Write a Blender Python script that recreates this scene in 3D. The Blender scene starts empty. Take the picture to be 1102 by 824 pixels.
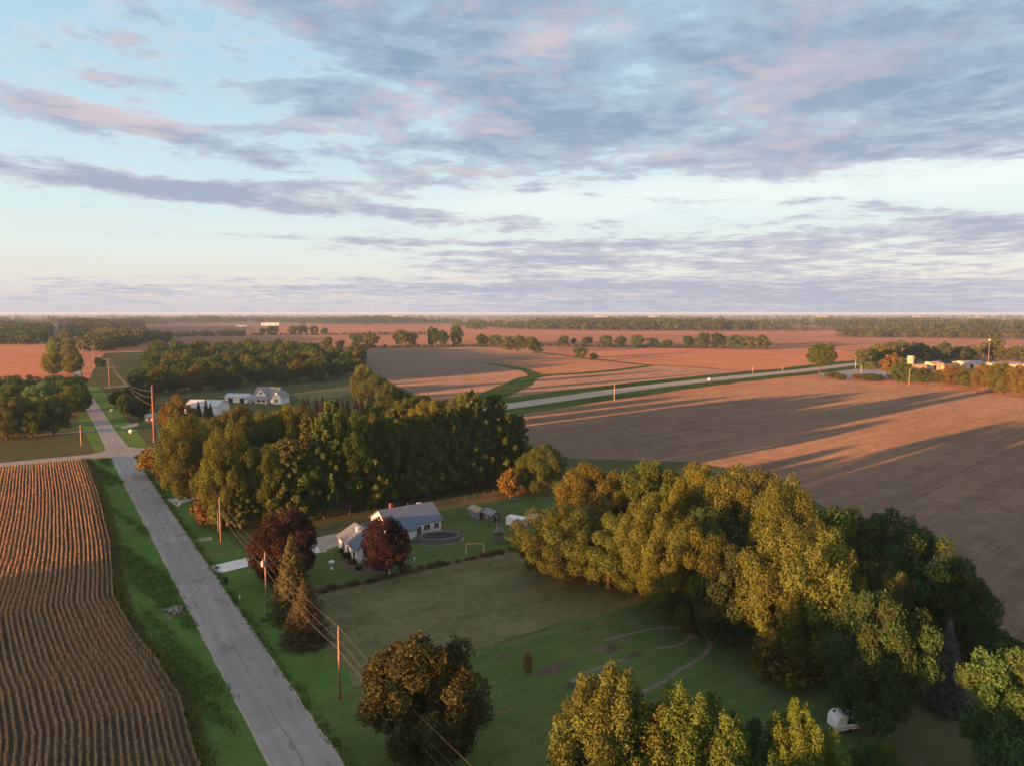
import bpy, math, random
import numpy as np
from math import radians as R
C = bpy.context.scene.collection
sc = bpy.context.scene
rng = np.random.default_rng(7)
random.seed(7)

# ------------------------------------------------------------------ camera, sky, sun, exposure
H = 50.0
PITCH = math.atan(75/764)
sp, cp = math.sin(PITCH), math.cos(PITCH)
cam_d = bpy.data.cameras.new('camera'); cam = bpy.data.objects.new('camera', cam_d); C.objects.link(cam)
cam.location = (0, 0, H); cam.rotation_euler = (math.pi/2-PITCH, 0, 0)
cam_d.sensor_width = 36; cam_d.lens = 764/1102*36; cam_d.clip_start = 0.5; cam_d.clip_end = 200000
sc.camera = cam

SUN_EL = R(3.6)
LX, LY = 0.78, 0.626                                   # the way the light travels over the ground
SUN_E, SUN_COL = 5.0, (1.0, 0.39, 0.135)
SKY_STRENGTH = 0.08
EXPO = 2.32
HAZE = 0.00006

class N:
    """small wrapper: node sockets with arithmetic"""
    tree = None
    def __init__(s, sock): s.s = sock
    @staticmethod
    def m(op, *a, clamp=False):
        n = N.tree.nodes.new('ShaderNodeMath'); n.operation = op; n.use_clamp = clamp
        for i, v in enumerate(a):
            if isinstance(v, N): N.tree.links.new(v.s, n.inputs[i])
            else: n.inputs[i].default_value = v
        return N(n.outputs[0])
    def __add__(s, o): return N.m('ADD', s, o)
    __radd__ = __add__
    def __sub__(s, o): return N.m('SUBTRACT', s, o)
    def __rsub__(s, o): return N.m('SUBTRACT', o, s)
    def __mul__(s, o): return N.m('MULTIPLY', s, o)
    __rmul__ = __mul__
    def __truediv__(s, o): return N.m('DIVIDE', s, o)
def sstep(x, a, b):
    n = N.tree.nodes.new('ShaderNodeMapRange'); n.interpolation_type = 'SMOOTHSTEP'
    N.tree.links.new(x.s, n.inputs['Value'])
    n.inputs['From Min'].default_value = a; n.inputs['From Max'].default_value = b
    return N(n.outputs[0])
def vec(x, y, z=0.0):
    n = N.tree.nodes.new('ShaderNodeCombineXYZ')
    for i, v in enumerate((x, y, z)):
        if isinstance(v, N): N.tree.links.new(v.s, n.inputs[i])
        else: n.inputs[i].default_value = v
    return N(n.outputs[0])
def noise(v, scale, detail=4, rough=.55, dist=0.0, out='Fac'):
    n = N.tree.nodes.new('ShaderNodeTexNoise')
    if v is not None: N.tree.links.new(v.s, n.inputs['Vector'])
    n.inputs['Scale'].default_value = scale; n.inputs['Detail'].default_value = detail
    n.inputs['Roughness'].default_value = rough; n.inputs['Distortion'].default_value = dist
    return N(n.outputs[out])
def mixc(f, a, b, mode='MIX'):
    n = N.tree.nodes.new('ShaderNodeMix'); n.data_type = 'RGBA'; n.blend_type = mode
    for i, v in ((0, f), (6, a), (7, b)):
        if isinstance(v, N): N.tree.links.new(v.s, n.inputs[i])
        elif i == 0: n.inputs[0].default_value = v
        else: n.inputs[i].default_value = (*v, 1)
    return N(n.outputs[2])
def ramp(x, stops):
    n = N.tree.nodes.new('ShaderNodeValToRGB'); N.tree.links.new(x.s, n.inputs[0])
    e = n.color_ramp.elements
    while len(e) < len(stops): e.new(0.5)
    for k, (p, c) in enumerate(stops): e[k].position = p; e[k].color = (*c, 1)
    return N(n.outputs[0])
def gauss(x, c, w):
    d = (x-c)/w
    return N.m('EXPONENT', (d*d)*-1.0)

def make_world():
    w = bpy.data.worlds.new('World'); sc.world = w; w.use_nodes = True
    t = w.node_tree; N.tree = t
    for n in list(t.nodes): t.nodes.remove(n)
    out = t.nodes.new('ShaderNodeOutputWorld'); bg = t.nodes.new('ShaderNodeBackground')
    t.links.new(bg.outputs[0], out.inputs[0]); bg.inputs[1].default_value = SKY_STRENGTH
    sky = t.nodes.new('ShaderNodeTexSky'); sky.sky_type = 'NISHITA'; sky.sun_disc = False
    sky.sun_elevation = SUN_EL; sky.sun_rotation = math.atan2(-LX, -LY)
    nish = N(sky.outputs[0])
    tc = t.nodes.new('ShaderNodeTexCoord'); sep = t.nodes.new('ShaderNodeSeparateXYZ')
    t.links.new(tc.outputs['Generated'], sep.inputs[0])
    x, y, z = (N(sep.outputs[i]) for i in range(3))
    az = N.m('ARCTAN2', x, y); zc = N.m('MAXIMUM', z, 0.0)
    el = N.m('ARCSINE', zc)
    # a cloud layer: noise on a level plane above the land
    inv = 1.0/( 1.0) 
    px = x/(zc+0.06); py = y/(zc+0.06)
    P = vec(px, py, 0.0)
    warp = noise(P, 1.1, 3, .5, out='Color')
    va = t.nodes.new('ShaderNodeVectorMath'); va.operation = 'MULTIPLY_ADD'
    t.links.new(warp.s, va.inputs[0]); va.inputs[1].default_value = (.35, .35, .0); t.links.new(P.s, va.inputs[2])
    Pw = N(va.outputs[0])
    big = noise(Pw, 0.85, 6, .6)
    mid = noise(Pw, 2.6, 6, .62)
    fine = noise(Pw, 7.0, 5, .6)
    # stretched noise for streaks (long in azimuth, thin in elevation)
    S = vec(az*2.2, el*26.0, 3.0)
    st = noise(S, 1.0, 6, .58, 0.5)
    S2 = vec(az*5.0, el*60.0, 9.0)
    st2 = noise(S2, 1.0, 5, .6, 0.4)
    wob = (noise(vec(az*6.0, el*14.0, 1.0), 1.0, 5, .6)-0.5)
    wob2 = (noise(vec(az*16.0, el*40.0, 5.0), 1.0, 4, .6)-0.5)
    def streak(px0, py0, px1, py1, wid, amp, sa=1.3):
        (a0, e0), (a1, e1) = ae(px0, py0), ae(px1, py1)
        k = (e1-e0)/(a1-a0)
        d = el-(az*k+(e0-k*a0))+wob*(wid*1.6)+wob2*(wid*1.4)
        g = gauss(d, 0.0, wid)
        aw = abs(a1-a0)/2
        return g*gauss(az, (a0+a1)/2, aw*sa)*amp
    # where the cloud cover is heavy: the upper right, thin over the upper left
    cover = sstep(az+el*0.9+wob*0.7, -0.30, 0.22)*sstep(el+wob*.05+az*.05, 0.125, 0.225)
    gap = gauss(el+wob*0.06-az*0.02, 0.150, 0.026)*sstep(az, -0.30, 0.05)
    low = sstep(el+wob*.03, 0.142, 0.075)*sstep(az+wob*.3, -0.30, 0.20)
    lowall = sstep(el+wob*.006, 0.050, 0.034)
    veil = sstep(el+wob*.04, 0.15, 0.24)*sstep(az, -.75, -.2)
    d = (big-0.5)*1.2+(mid-0.5)*1.35+(fine-.5)*.5+(st-0.5)*0.45
    dens = d*1.5 + cover*0.57 + veil*0.14 + 0.0 - gap*0.42 + low*(0.42+(st-0.5)*1.4+(st2-.5)*.7) + lowall*0.36
    dens = dens - sstep(az, 0.0, -0.45)*sstep(el, .02, .05)*sstep(el, .17, .09)*0.35 - sstep(az, -.45, -.7)*sstep(el, .2, .36)*.12
    for s in ((-30, 178, 520, 236, .0125, 1.05), (300, 256, 640, 262, .006, .8), (400, 268, 900, 285, .008, .45), (-40, 85, 250, 160, .014, .75),
              (150, 205, 420, 200, .010, .4), (60, 250, 220, 254, .003, .45), (850, 212, 1120, 245, .010, .40), (560, 205, 800, 218, .006, .4), (-80, 298, 420, 300, .004, .5), (200, 312, 700, 306, .006, .35)):
        dens = dens + streak(*s)
    cl = sstep(dens, -0.06, 0.66)
    cl = N.m('MULTIPLY', cl, 0.94)
    # the clear sky: pale and warm near the land, light blue above
    clear = ramp(el*1.6, [(0.0, (.66, .60, .66)), (0.05, (.80, .76, .74)), (0.12, (.80, .86, .85)), (0.22, (.72, .87, .92)), (0.40, (.55, .78, .90)), (0.62, (.43, .68, .86)), (1.0, (.26, .45, .72))])
    clear = mixc(gap*.8, clear, (.93, .96, .96))
    clear = mixc(0.12, mixc(1.0, clear, (2.5, 2.5, 2.5), 'MULTIPLY'), nish)
    hgt = sstep(el, 0.03, 0.30)
    cbase = mixc(hgt, (.62, .60, .665), (.40, .505, .635))
    cdark = mixc(hgt, (.475, .485, .59), (.275, .38, .53))
    ccol = mixc(sstep(dens+(fine-.5)*.5, .45, 1.0), cbase, cdark)
    pink = sstep(noise(Pw, 1.15, 4, .55)+(fine-.5)*.35, 0.47, 0.68)*sstep(el, .12, .2)*sstep(az, .75, .15)
    ccol = mixc(pink*0.75, ccol, (.78, .63, .66))
    over = sstep(el, .42, .75)
    ccol = mixc(over*.75, ccol, (.84, .78, .74))
    # bright thin edges
    edge = sstep(dens, .02, .16)*sstep(dens, .42, .16)
    ccol = mixc(edge*0.5, ccol, (.88, .89, .91))
    ccol = mixc(1.0, ccol, (2.5, 2.5, 2.5), 'MULTIPLY')
    col = mixc(cl, clear, ccol)
    # the glow of the low sun, behind the view
    hyp = N.m('SQRT', x*x+y*y+.0001)
    toward = (x*-LX+y*-LY)/hyp
    glow = sstep(toward, -.1, 1.0)*gauss(el, 0.0, .42)
    col = mixc(glow*.85, col, (7.6, 5.3, 3.5))
    t.links.new(col.s, bg.inputs[0])
def ae(px, py):
    u, v = (px-551)/764, (py-412)/764
    dx, dy, dz = u, cp-v*sp, -(sp+v*cp)
    return math.atan2(dx, dy), math.asin(dz/math.sqrt(dx*dx+dy*dy+dz*dz))
make_world()
sun_d = bpy.data.lights.new('sun', 'SUN'); sun = bpy.data.objects.new('sun', sun_d); C.objects.link(sun)
sun_d.energy = SUN_E; sun_d.angle = R(0.5); sun_d.color = SUN_COL
from mathutils import Vector
sun.rotation_euler = Vector((LX*math.cos(SUN_EL), LY*math.cos(SUN_EL), -math.sin(SUN_EL))).to_track_quat('-Z', 'Y').to_euler()
vs = sc.view_settings; vs.view_transform = 'Standard'; vs.look = 'None'; vs.exposure = EXPO; vs.gamma = 1; vs.use_curve_mapping = False
sc.render.engine = 'CYCLES'
cy = sc.cycles; cy.max_bounces = 5; cy.diffuse_bounces = 2; cy.glossy_bounces = 1; cy.transmission_bounces = 4; cy.transparent_max_bounces = 4
cy.volume_bounces = 0; cy.use_adaptive_sampling = True; cy.adaptive_threshold = 0.009; cy.use_denoising = True; cy.denoiser = 'OPENIMAGEDENOISE'; cy.denoising_input_passes = 'RGB_ALBEDO_NORMAL'; cy.denoising_prefilter = 'ACCURATE'
cy.sample_clamp_indirect = 0.6; cy.sample_clamp_direct = 3.0
cy.caustics_reflective = False; cy.caustics_refractive = False

# ------------------------------------------------------------------ helpers
def G(px, py, z=0.0):
    """ground point that the photograph shows at a pixel"""
    u, v = (px-551)/764, (py-412)/764
    t = (H-z)/(sp+v*cp)
    return np.array([u*t, t*(cp-v*sp), z])
def QA(q, a, z=0.0):
    """road frame: q metres to the right of the corn row axis, a metres along the road"""
    return np.array([.832*q-.555*a, .555*q+.832*a, z])
def toqa(p): return (.832*p[0]+.555*p[1], -.555*p[0]+.832*p[1])
def height_at(p, py):
    v = (py-412)/764
    return H - p[1]*(sp+v*cp)/(cp-v*sp)
ROT_A = math.atan2(.555, .832)                          # turns +x onto the q direction, +y onto the a direction

def mesh_np(name, V, F, mats=(), tint=None, midx=None, smooth=False):
    me = bpy.data.meshes.new(name)
    V = np.asarray(V, dtype=np.float32)
    if isinstance(F, np.ndarray): F = [F]
    F = [f for f in F if len(f)]
    tot = np.concatenate([np.full(len(f), f.shape[1], np.int32) for f in F])
    idx = np.concatenate([f.ravel() for f in F]).astype(np.int32)
    me.vertices.add(len(V)); me.vertices.foreach_set('co', V.ravel())
    me.loops.add(len(idx)); me.loops.foreach_set('vertex_index', idx)
    me.polygons.add(len(tot))
    st = np.zeros(len(tot), np.int32); st[1:] = np.cumsum(tot)[:-1]
    me.polygons.foreach_set('loop_start', st); me.polygons.foreach_set('loop_total', tot)
    for m in mats: me.materials.append(m)
    if midx is not None: me.polygons.foreach_set('material_index', np.asarray(midx, np.int32))
    if smooth: me.polygons.foreach_set('use_smooth', np.ones(len(tot), bool))
    if tint is not None:
        at = me.attributes.new('tint', 'FLOAT', 'FACE'); at.data.foreach_set('value', np.asarray(tint, np.float32))
    me.update(calc_edges=True)
    return me
def obj(name, me, parent=None, loc=(0, 0, 0), rz=0.0, scale=None, color=None):
    o = bpy.data.objects.new(name, me); C.objects.link(o)
    o.location = loc; o.rotation_euler = (0, 0, rz)
    if scale is not None: o.scale = scale
    if color is not None: o.color = (*color, 1)
    if parent is not None: o.parent = parent
    return o
def tag(o, label=None, cat=None, group=None, kind=None):
    if label: o['label'] = label
    if cat: o['category'] = cat
    if group: o['group'] = group
    if kind: o['kind'] = kind
    return o
def thing(name, label, cat, loc=(0, 0, 0), rz=0.0, group=None, scale=None):
    o = bpy.data.objects.new(name, None); C.objects.link(o); o.empty_display_size = .5
    o.location = loc; o.rotation_euler = (0, 0, rz)
    if scale is not None: o.scale = scale
    return tag(o, label, cat, group)
class MB:
    """collects quads / tris / ngons, builds ONE mesh"""
    def __init__(s): s.v = []; s.f = []; s.mi = []; s.m = []
    def add(s, V, F, mat):
        if mat not in s.m: s.m.append(mat)
        k = len(s.v); s.v += [tuple(map(float, p)) for p in V]; s.f += [[i+k for i in f] for f in F]; s.mi += [s.m.index(mat)]*len(F)
        return s
    def box(s, x0, x1, y0, y1, z0, z1, mat):
        V = [(x0, y0, z0), (x1, y0, z0), (x1, y1, z0), (x0, y1, z0), (x0, y0, z1), (x1, y0, z1), (x1, y1, z1), (x0, y1, z1)]
        return s.add(V, [[0, 3, 2, 1], [4, 5, 6, 7], [0, 1, 5, 4], [1, 2, 6, 5], [2, 3, 7, 6], [3, 0, 4, 7]], mat)
    def prism(s, prof, y0, y1, mat, axis='y'):
        """profile (u, z) swept along the other level axis"""
        n = len(prof)
        if axis == 'y': V = [(p[0], y0, p[1]) for p in prof]+[(p[0], y1, p[1]) for p in prof]
        else: V = [(y0, p[0], p[1]) for p in prof]+[(y1, p[0], p[1]) for p in prof]
        return s.add(V, [list(range(n))[::-1], list(range(n, 2*n))]+[[i, (i+1) % n, n+(i+1) % n, n+i] for i in range(n)], mat)
    def tube(s, pts, rad, mat, n=6, cap=True):
        V, F = tube_np(pts, rad, n); F = [list(map(int, f)) for f in F]
        if cap: F += [list(range(n))[::-1], list(range(len(V)-n, len(V)))]
        return s.add(V, F, mat)
    def build(s, name, parent=None, loc=(0, 0, 0), rz=0.0, smooth=False):
        me = bpy.data.meshes.new(name); me.from_pydata(s.v, [], s.f)
        for m in s.m: me.materials.append(m)
        me.polygons.foreach_set('material_index', np.array(s.mi, np.int32))
        if smooth: me.polygons.foreach_set('use_smooth', np.ones(len(s.f), bool))
        me.update()
        return obj(name, me, parent, loc, rz)
def tube_np(pts, rad, n=6):
    pts = np.asarray(pts, float); rad = np.broadcast_to(np.asarray(rad, float), (len(pts),))
    V = []
    for i, p in enumerate(pts):
        d = pts[min(i+1, len(pts)-1)]-pts[max(i-1, 0)]; d = d/(np.linalg.norm(d)+1e-9)
        ref = np.array([1., 0, 0]) if abs(d[0]) < .8 else np.array([0, 1., 0])
        a = np.cross(d, ref); a /= np.linalg.norm(a); b = np.cross(d, a)
        for k in range(n):
            th = 2*math.pi*k/n; V.append(p+rad[i]*(math.cos(th)*a+math.sin(th)*b))
    F = [[i*n+k, i*n+(k+1) % n, (i+1)*n+(k+1) % n, (i+1)*n+k] for i in range(len(pts)-1) for k in range(n)]
    return np.array(V), np.array(F)

# ------------------------------------------------------------------ materials
def material(name):
    m = bpy.data.materials.new(name); m.use_nodes = True; m.cycles.use_bump_map_correction = False
    t = m.node_tree; N.tree = t
    b = t.nodes['Principled BSDF']; b.inputs['Roughness'].default_value = .9; b.inputs['Specular IOR Level'].default_value = .15
    return m, t, b
def pos():
    g = N.tree.nodes.new('ShaderNodeNewGeometry'); return N(g.outputs['Position'])
def objpos():
    g = N.tree.nodes.new('ShaderNodeTexCoord'); return N(g.outputs['Object'])
def sepxyz(v):
    n = N.tree.nodes.new('ShaderNodeSeparateXYZ'); N.tree.links.new(v.s, n.inputs[0]); return [N(n.outputs[i]) for i in range(3)]
def bump(h, dist, b, strength=1.0):
    n = N.tree.nodes.new('ShaderNodeBump'); n.inputs['Strength'].default_value = strength; n.inputs['Distance'].default_value = dist
    N.tree.links.new(h.s, n.inputs['Height']); N.tree.links.new(n.outputs[0], b.inputs['Normal'])
def plain(name, col, rough=.8, var=.15, scale=2.0, metal=0.0, spec=.2):
    m, t, b = material(name)
    n = noise(objpos(), scale, 4, .6)
    c = mixc(sstep(n, .3, .7), tuple(x*(1-var) for x in col), tuple(min(1, x*(1+var)) for x in col))
    t.links.new(c.s, b.inputs['Base Color']); b.inputs['Roughness'].default_value = rough; b.inputs['Metallic'].default_value = metal
    b.inputs['Specular IOR Level'].default_value = spec
    return m
def ground_mat(name, c0, c1, c2, patch=.02, fine=1.2, rows=None, bumpd=.25, streak=None, dark=None, tram=None):
    """c0/c1 patches, c2 flecks; rows = (dirx, diry, spacing, amount): planted or mown lines along a direction"""
    m, t, b = material(name)
    p = pos()
    n1 = noise(p, patch, 5, .62, .4); n2 = noise(p, fine, 4, .65); n3 = noise(p, fine*.17, 4, .6)
    c = mixc(sstep(n1*.65+n3*.35, .38, .62), c0, c1)
    c = mixc(sstep(n2, .5, .78)*.75, c, c2)
    mo = noise(p, fine*.42, 7, .78, .3)
    c = mixc(sstep(mo, .46, .30)*.55, c, tuple(v*.55 for v in c0))
    c = mixc(sstep(mo, .54, .70)*.5, c, tuple(min(1, v*1.45) for v in c1))
    m2 = noise(p, fine*.13, 7, .8, .5)
    c = mixc(sstep(m2, .50, .36)*.5, c, tuple(v*.6 for v in c0))
    c = mixc(sstep(m2, .52, .66)*.45, c, c2)
    h = n2
    if dark is not None:
        nd = noise(p, dark[1], 5, .6, .6)
        c = mixc(sstep(nd, .56, .70)*dark[2], c, dark[0])
    if rows is not None:
        x, y, z = sepxyz(p)
        across = (x*rows[1]-y*rows[0])
        along = (x*rows[0]+y*rows[1])
        w = noise(vec(across*(1.0/rows[2]), along*(.035/rows[2]), 0.0), 1.0, 3, .6)
        c = mixc(sstep(w, .42, .66)*rows[3], c, tuple(v*.62 for v in c0))
        c = mixc(sstep(w, .50, .36)*rows[3]*.6, c, tuple(min(1, v*1.25) for v in c1))
        h = h+w*.3
        if tram:
            f = N.m('FRACT', (across+noise(vec(along*.01, 0.0, 4.0), 1.0, 2, .5)*6.0)/tram)
            tl = N.m('MAXIMUM', sstep(N.m('ABSOLUTE', f-.46), .012, .004), sstep(N.m('ABSOLUTE', f-.54), .012, .004))*sstep(noise(vec(across*.05, along*.05, 0.0), 1.0, 3, .6), .42, .58)
            c = mixc(tl*.55, c, tuple(v*.5 for v in c0))
    t.links.new(c.s, b.inputs['Base Color']); b.inputs['Specular IOR Level'].default_value = .0
    b.inputs['Roughness'].default_value = 1.0
    bump(h+noise(p, fine*3.1, 2, .6)*.35, bumpd, b)
    return m
M = {}
RD = (.75, .66)
M['far'] = ground_mat('farmland', (.215, .125, .082), (.265, .155, .102), (.30, .19, .13), patch=.0045, fine=.55, bumpd=1.4, rows=(.96, .28, 14.0, .15))
M['soy'] = ground_mat('soy_stubble', (.178, .128, .092), (.215, .155, .112), (.26, .195, .145), patch=.012, fine=1.0, rows=(*RD, 3.2, .26), tram=27.0, bumpd=1.4)
M['soyfar'] = ground_mat('soy_stubble_far', (.190, .140, .105), (.225, .165, .125), (.26, .20, .15), patch=.008, fine=.8, rows=(.93, .36, 7.0, .2), bumpd=1.6)
M['redsoil'] = ground_mat('stubble_warm', (.245, .130, .086), (.29, .158, .105), (.32, .19, .13), patch=.01, fine=.8, rows=(.97, .24, 8.0, .18), bumpd=1.4)
M['grass'] = ground_mat('rough_grass', (.064, .078, .031), (.084, .088, .041), (.105, .090, .048), patch=.03, fine=1.6, bumpd=.14, dark=((.085, .068, .040), .045, .45))
M['meadow'] = ground_mat('meadow_grass', (.120, .126, .058), (.155, .148, .074), (.195, .172, .098), patch=.035, fine=1.1, rows=(.832, .555, 2.2, .22), bumpd=.16, dark=((.118, .094, .056), .05, .6))
M['lawn'] = ground_mat('mown_lawn', (.070, .108, .034), (.092, .124, .042), (.128, .134, .056), patch=.06, fine=1.8, bumpd=.12, rows=(.832, .555, 1.9, .22), dark=((.098, .086, .045), .055, .6))
M['verge'] = ground_mat('verge_grass', (.066, .140, .033), (.092, .155, .042), (.120, .162, .05), patch=.05, fine=1.5, bumpd=.2, dark=((.12, .11, .05), .09, .6))
M['greenstrip'] = ground_mat('green_strip', (.040, .075, .020), (.055, .085, .025), (.07, .09, .03), patch=.02, fine=.8, bumpd=.25)
M['drygrass'] = ground_mat('dry_grass', (.15, .105, .045), (.19, .13, .06), (.23, .165, .08), patch=.07, fine=1.4, bumpd=.3)
M['soil'] = ground_mat('bare_soil', (.10, .078, .056), (.13, .10, .072), (.19, .15, .105), patch=.2, fine=1.8, bumpd=.12)
M['track'] = ground_mat('worn_track', (.135, .135, .088), (.19, .172, .122), (.16, .145, .10), patch=.2, fine=2.2, bumpd=.08)
M['dirt'] = ground_mat('mound_dirt', (.085, .085, .042), (.13, .11, .07), (.06, .075, .03), patch=.25, fine=1.6, bumpd=.15)
M['gravel'] = ground_mat('gravel', (.30, .26, .21), (.36, .32, .26), (.42, .38, .31), patch=.1, fine=2.5, bumpd=.04)
M['concrete'] = ground_mat('pale_concrete', (.56, .54, .51), (.64, .62, .59), (.70, .69, .66), patch=.1, fine=1.0, bumpd=.01)

def asphalt(name, c0, c1, cracks=True, frame=True):
    m, t, b = material(name)
    x, y, z = sepxyz(pos())
    q = x*.832+y*.555; a = y*.832-x*.555
    p = vec(q, a, 0.0)
    n = noise(vec(q*1.0, a*.08, 0.0), .9, 5, .6); n2 = noise(p, 6.0, 3, .7); n3 = noise(p, .12, 4, .6)
    c = mixc(sstep(n*.6+n3*.4, .38, .62), c0, c1)
    c = mixc(sstep(n2, .5, .75)*.35, c, tuple(v*1.25 for v in c1))
    if cracks:
        # transverse cracks every so often, wandering; a sealed seam along the middle
        w = noise(vec(q*.7, a*.6, 2.0), 1.0, 4, .6)
        aw = a+(w-.5)*2.2
        cell = N.m('FRACT', aw/9.3)
        keep = sstep(noise(vec(0.0, N.m('FLOOR', aw/9.3), 0.0), 3.7, 0, .5),   .50, .6)
        cr = sstep(N.m('ABSOLUTE', cell-.5), .009, .003)*keep
        q2 = q-22.3+(noise(vec(0.0, a*.12, 7.0), 1.0, 4, .6)-.5)*1.6
        seam = sstep(N.m('ABSOLUTE', q2+.25), .10, .04)*sstep(noise(vec(0.0, a*.045, 1.0), 1.0, 2, .5), .42, .5)
        ed = sstep(N.m('ABSOLUTE', q2+2.3), .08, .03)*sstep(noise(vec(3.0, a*.06, 4.0), 1.0, 2, .5), .48, .55)
        tot = N.m('MAXIMUM', N.m('MAXIMUM', cr, seam), ed)
        c = mixc(tot*.6, c, (.05, .05, .052))
        slab = noise(vec(0.0, N.m('FLOOR', aw/27.9), 3.0), 5.3, 0, .5)
        c = mixc(sstep(slab, .35, .65)*.4, c, tuple(v*.72 for v in c0))
        pat = noise(vec(q*.55, a*.16, 11.0), 1.0, 1, .4)
        c = mixc(sstep(pat, .66, .68)*.55, c, tuple(v*.55 for v in c0))
        wheel = gauss(N.m('ABSOLUTE', q-22.3), 1.6, .55)
        c = mixc(wheel*.34, c, tuple(v*.75 for v in c0))
    t.links.new(c.s, b.inputs['Base Color']); b.inputs['Roughness'].default_value = .95
    bump(n2, .01, b)
    return m
M['asphalt'] = asphalt('old_asphalt', (.255, .237, .222), (.30, .28, .262))
M['highway'] = asphalt('pale_road', (.30, .25, .20), (.36, .30, .24), cracks=False)

def leafmat(name):
    """leaves take their species colour from the object and a small variation per leaf"""
    m = bpy.data.materials.new(name); m.use_nodes = True; t = m.node_tree; N.tree = t
    for n in list(t.nodes): t.nodes.remove(n)
    out = t.nodes.new('ShaderNodeOutputMaterial')
    oi = t.nodes.new('ShaderNodeObjectInfo'); at = t.nodes.new('ShaderNodeAttribute'); at.attribute_name = 'tint'
    tint = N(at.outputs['Fac'])
    col = N(oi.outputs['Color']); rnd = N(oi.outputs['Random'])
    hs = t.nodes.new('ShaderNodeHueSaturation'); t.links.new(col.s, hs.inputs['Color'])
    t.links.new(((tint-.5)*.05+(rnd-.5)*.016+.5).s, hs.inputs['Hue']); t.links.new((tint*.75+.62).s, hs.inputs['Value'])
    d = t.nodes.new('ShaderNodeBsdfDiffuse'); tr = t.nodes.new('ShaderNodeBsdfTranslucent'); mx = t.nodes.new('ShaderNodeMixShader')
    t.links.new(hs.outputs[0], d.inputs['Color']); t.links.new(hs.outputs[0], tr.inputs['Color'])
    mx.inputs[0].default_value = .25
    t.links.new(d.outputs[0], mx.inputs[1]); t.links.new(tr.outputs[0], mx.inputs[2]); t.links.new(mx.outputs[0], out.inputs['Surface'])
    return m
M['leaf'] = leafmat('leaves')
M['bark'] = plain('bark', (.075, .058, .042), .95, .3, 3.0)
M['wood'] = plain('pole_wood', (.22, .155, .10), .9, .25, 4.0)
M['rust'] = plain('weathered_steel', (.16, .075, .05), .75, .2, 3.0)
M['metal'] = plain('grey_metal', (.35, .35, .36), .5, .1, 2.0, metal=.4)
M['wire'] = plain('wire_aluminium', (.17, .165, .16), .5, .05, 2.0, metal=.2)
M['white'] = plain('white_siding', (.66, .66, .65), .7, .05, 1.5)
M['cream'] = plain('cream_wall', (.42, .35, .26), .8, .1, 1.0)
M['tan'] = plain('tan_block', (.34, .27, .19), .85, .12, 1.0)
M['dullwhite'] = plain('weathered_white', (.38, .38, .38), .8, .1, .05)
M['roof'] = plain('blue_grey_shingle', (.10, .135, .185), .9, .18, 3.0)
M['roofmetal'] = plain('sheet_roof', (.42, .44, .47), .5, .1, .6, metal=.2)
M['roofdull'] = plain('dull_sheet_roof', (.24, .25, .27), .7, .15, .5)
M['greyroof'] = plain('grey_shingle', (.22, .22, .235), .9, .15, 1.5)
M['glass'] = plain('dark_glass', (.03, .035, .045), .15, .1, 1.0, spec=.6)
M['dark'] = plain('dark_rubber', (.025, .025, .027), .8, .2, 3.0)
M['greywood'] = plain('grey_deck_wood', (.13, .122, .112), .9, .2, 4.0)
M['yellowwood'] = plain('yellow_pine_wood', (.50, .38, .17), .85, .15, 4.0)
M['yellow'] = plain('yellow_plastic', (.70, .56, .10), .4, .05, 2.0)
M['cover'] = plain('pool_cover', (.015, .022, .026), .9, .25, 2.0)
M['stone'] = plain('grey_stone', (.23, .215, .20), .95, .3, 2.0)
M['brickred'] = plain('red_metal', (.16, .065, .05), .7, .1, 2.0)

# ------------------------------------------------------------------ ground, fields, roads
def tri_poly(pts):
    """ear clipping of a simple polygon"""
    pts = [tuple(map(float, p[:2])) for p in pts]; n = len(pts)
    area = sum(pts[i][0]*pts[(i+1) % n][1]-pts[(i+1) % n][0]*pts[i][1] for i in range(n))
    idx = list(range(n)) if area > 0 else list(range(n))[::-1]
    def cr(o, a, b): return (a[0]-o[0])*(b[1]-o[1])-(a[1]-o[1])*(b[0]-o[0])
    out = []; guard = 0
    while len(idx) > 3 and guard < 5000:
        guard += 1
        for k in range(len(idx)):
            i, j, l = idx[k-1], idx[k], idx[(k+1) % len(idx)]
            a, b, c = pts[i], pts[j], pts[l]
            if cr(a, b, c) <= 1e-9: continue
            if any(cr(a, b, pts[m]) >= 0 and cr(b, c, pts[m]) >= 0 and cr(c, a, pts[m]) >= 0 for m in idx if m not in (i, j, l)): continue
            out.append([i, j, l]); idx.pop(k); break
        else: break
    if len(idx) == 3: out.append(idx)
    return pts, np.array(out)
def smooth_line(pts, n=6):
    pts = np.asarray([p[:2] for p in pts], float); out = []
    for i in range(len(pts)-1):
        p0, p1, p2, p3 = pts[max(i-1, 0)], pts[i], pts[i+1], pts[min(i+2, len(pts)-1)]
        for k in range(n):
            t = k/n
            out.append(.5*((2*p1)+(-p0+p2)*t+(2*p0-5*p1+4*p2-p3)*t*t+(-p0+3*p1-3*p2+p3)*t**3))
    out.append(pts[-1]); return np.array(out)
def rough_edge(pts, step, amp, seed=0):
    """a polygon outline with a ragged edge"""
    r = np.random.default_rng(seed); out = []
    n = len(pts)
    for i in range(n):
        a, b = np.array(pts[i][:2]), np.array(pts[(i+1) % n][:2]); L = np.linalg.norm(b-a); k = max(1, min(60, int(L/step)))
        nrm = np.array([-(b-a)[1], (b-a)[0]])/(L+1e-9)
        for j in range(k):
            out.append(a+(b-a)*j/k+(nrm*r.normal()*amp if j else 0))
    return out
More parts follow.
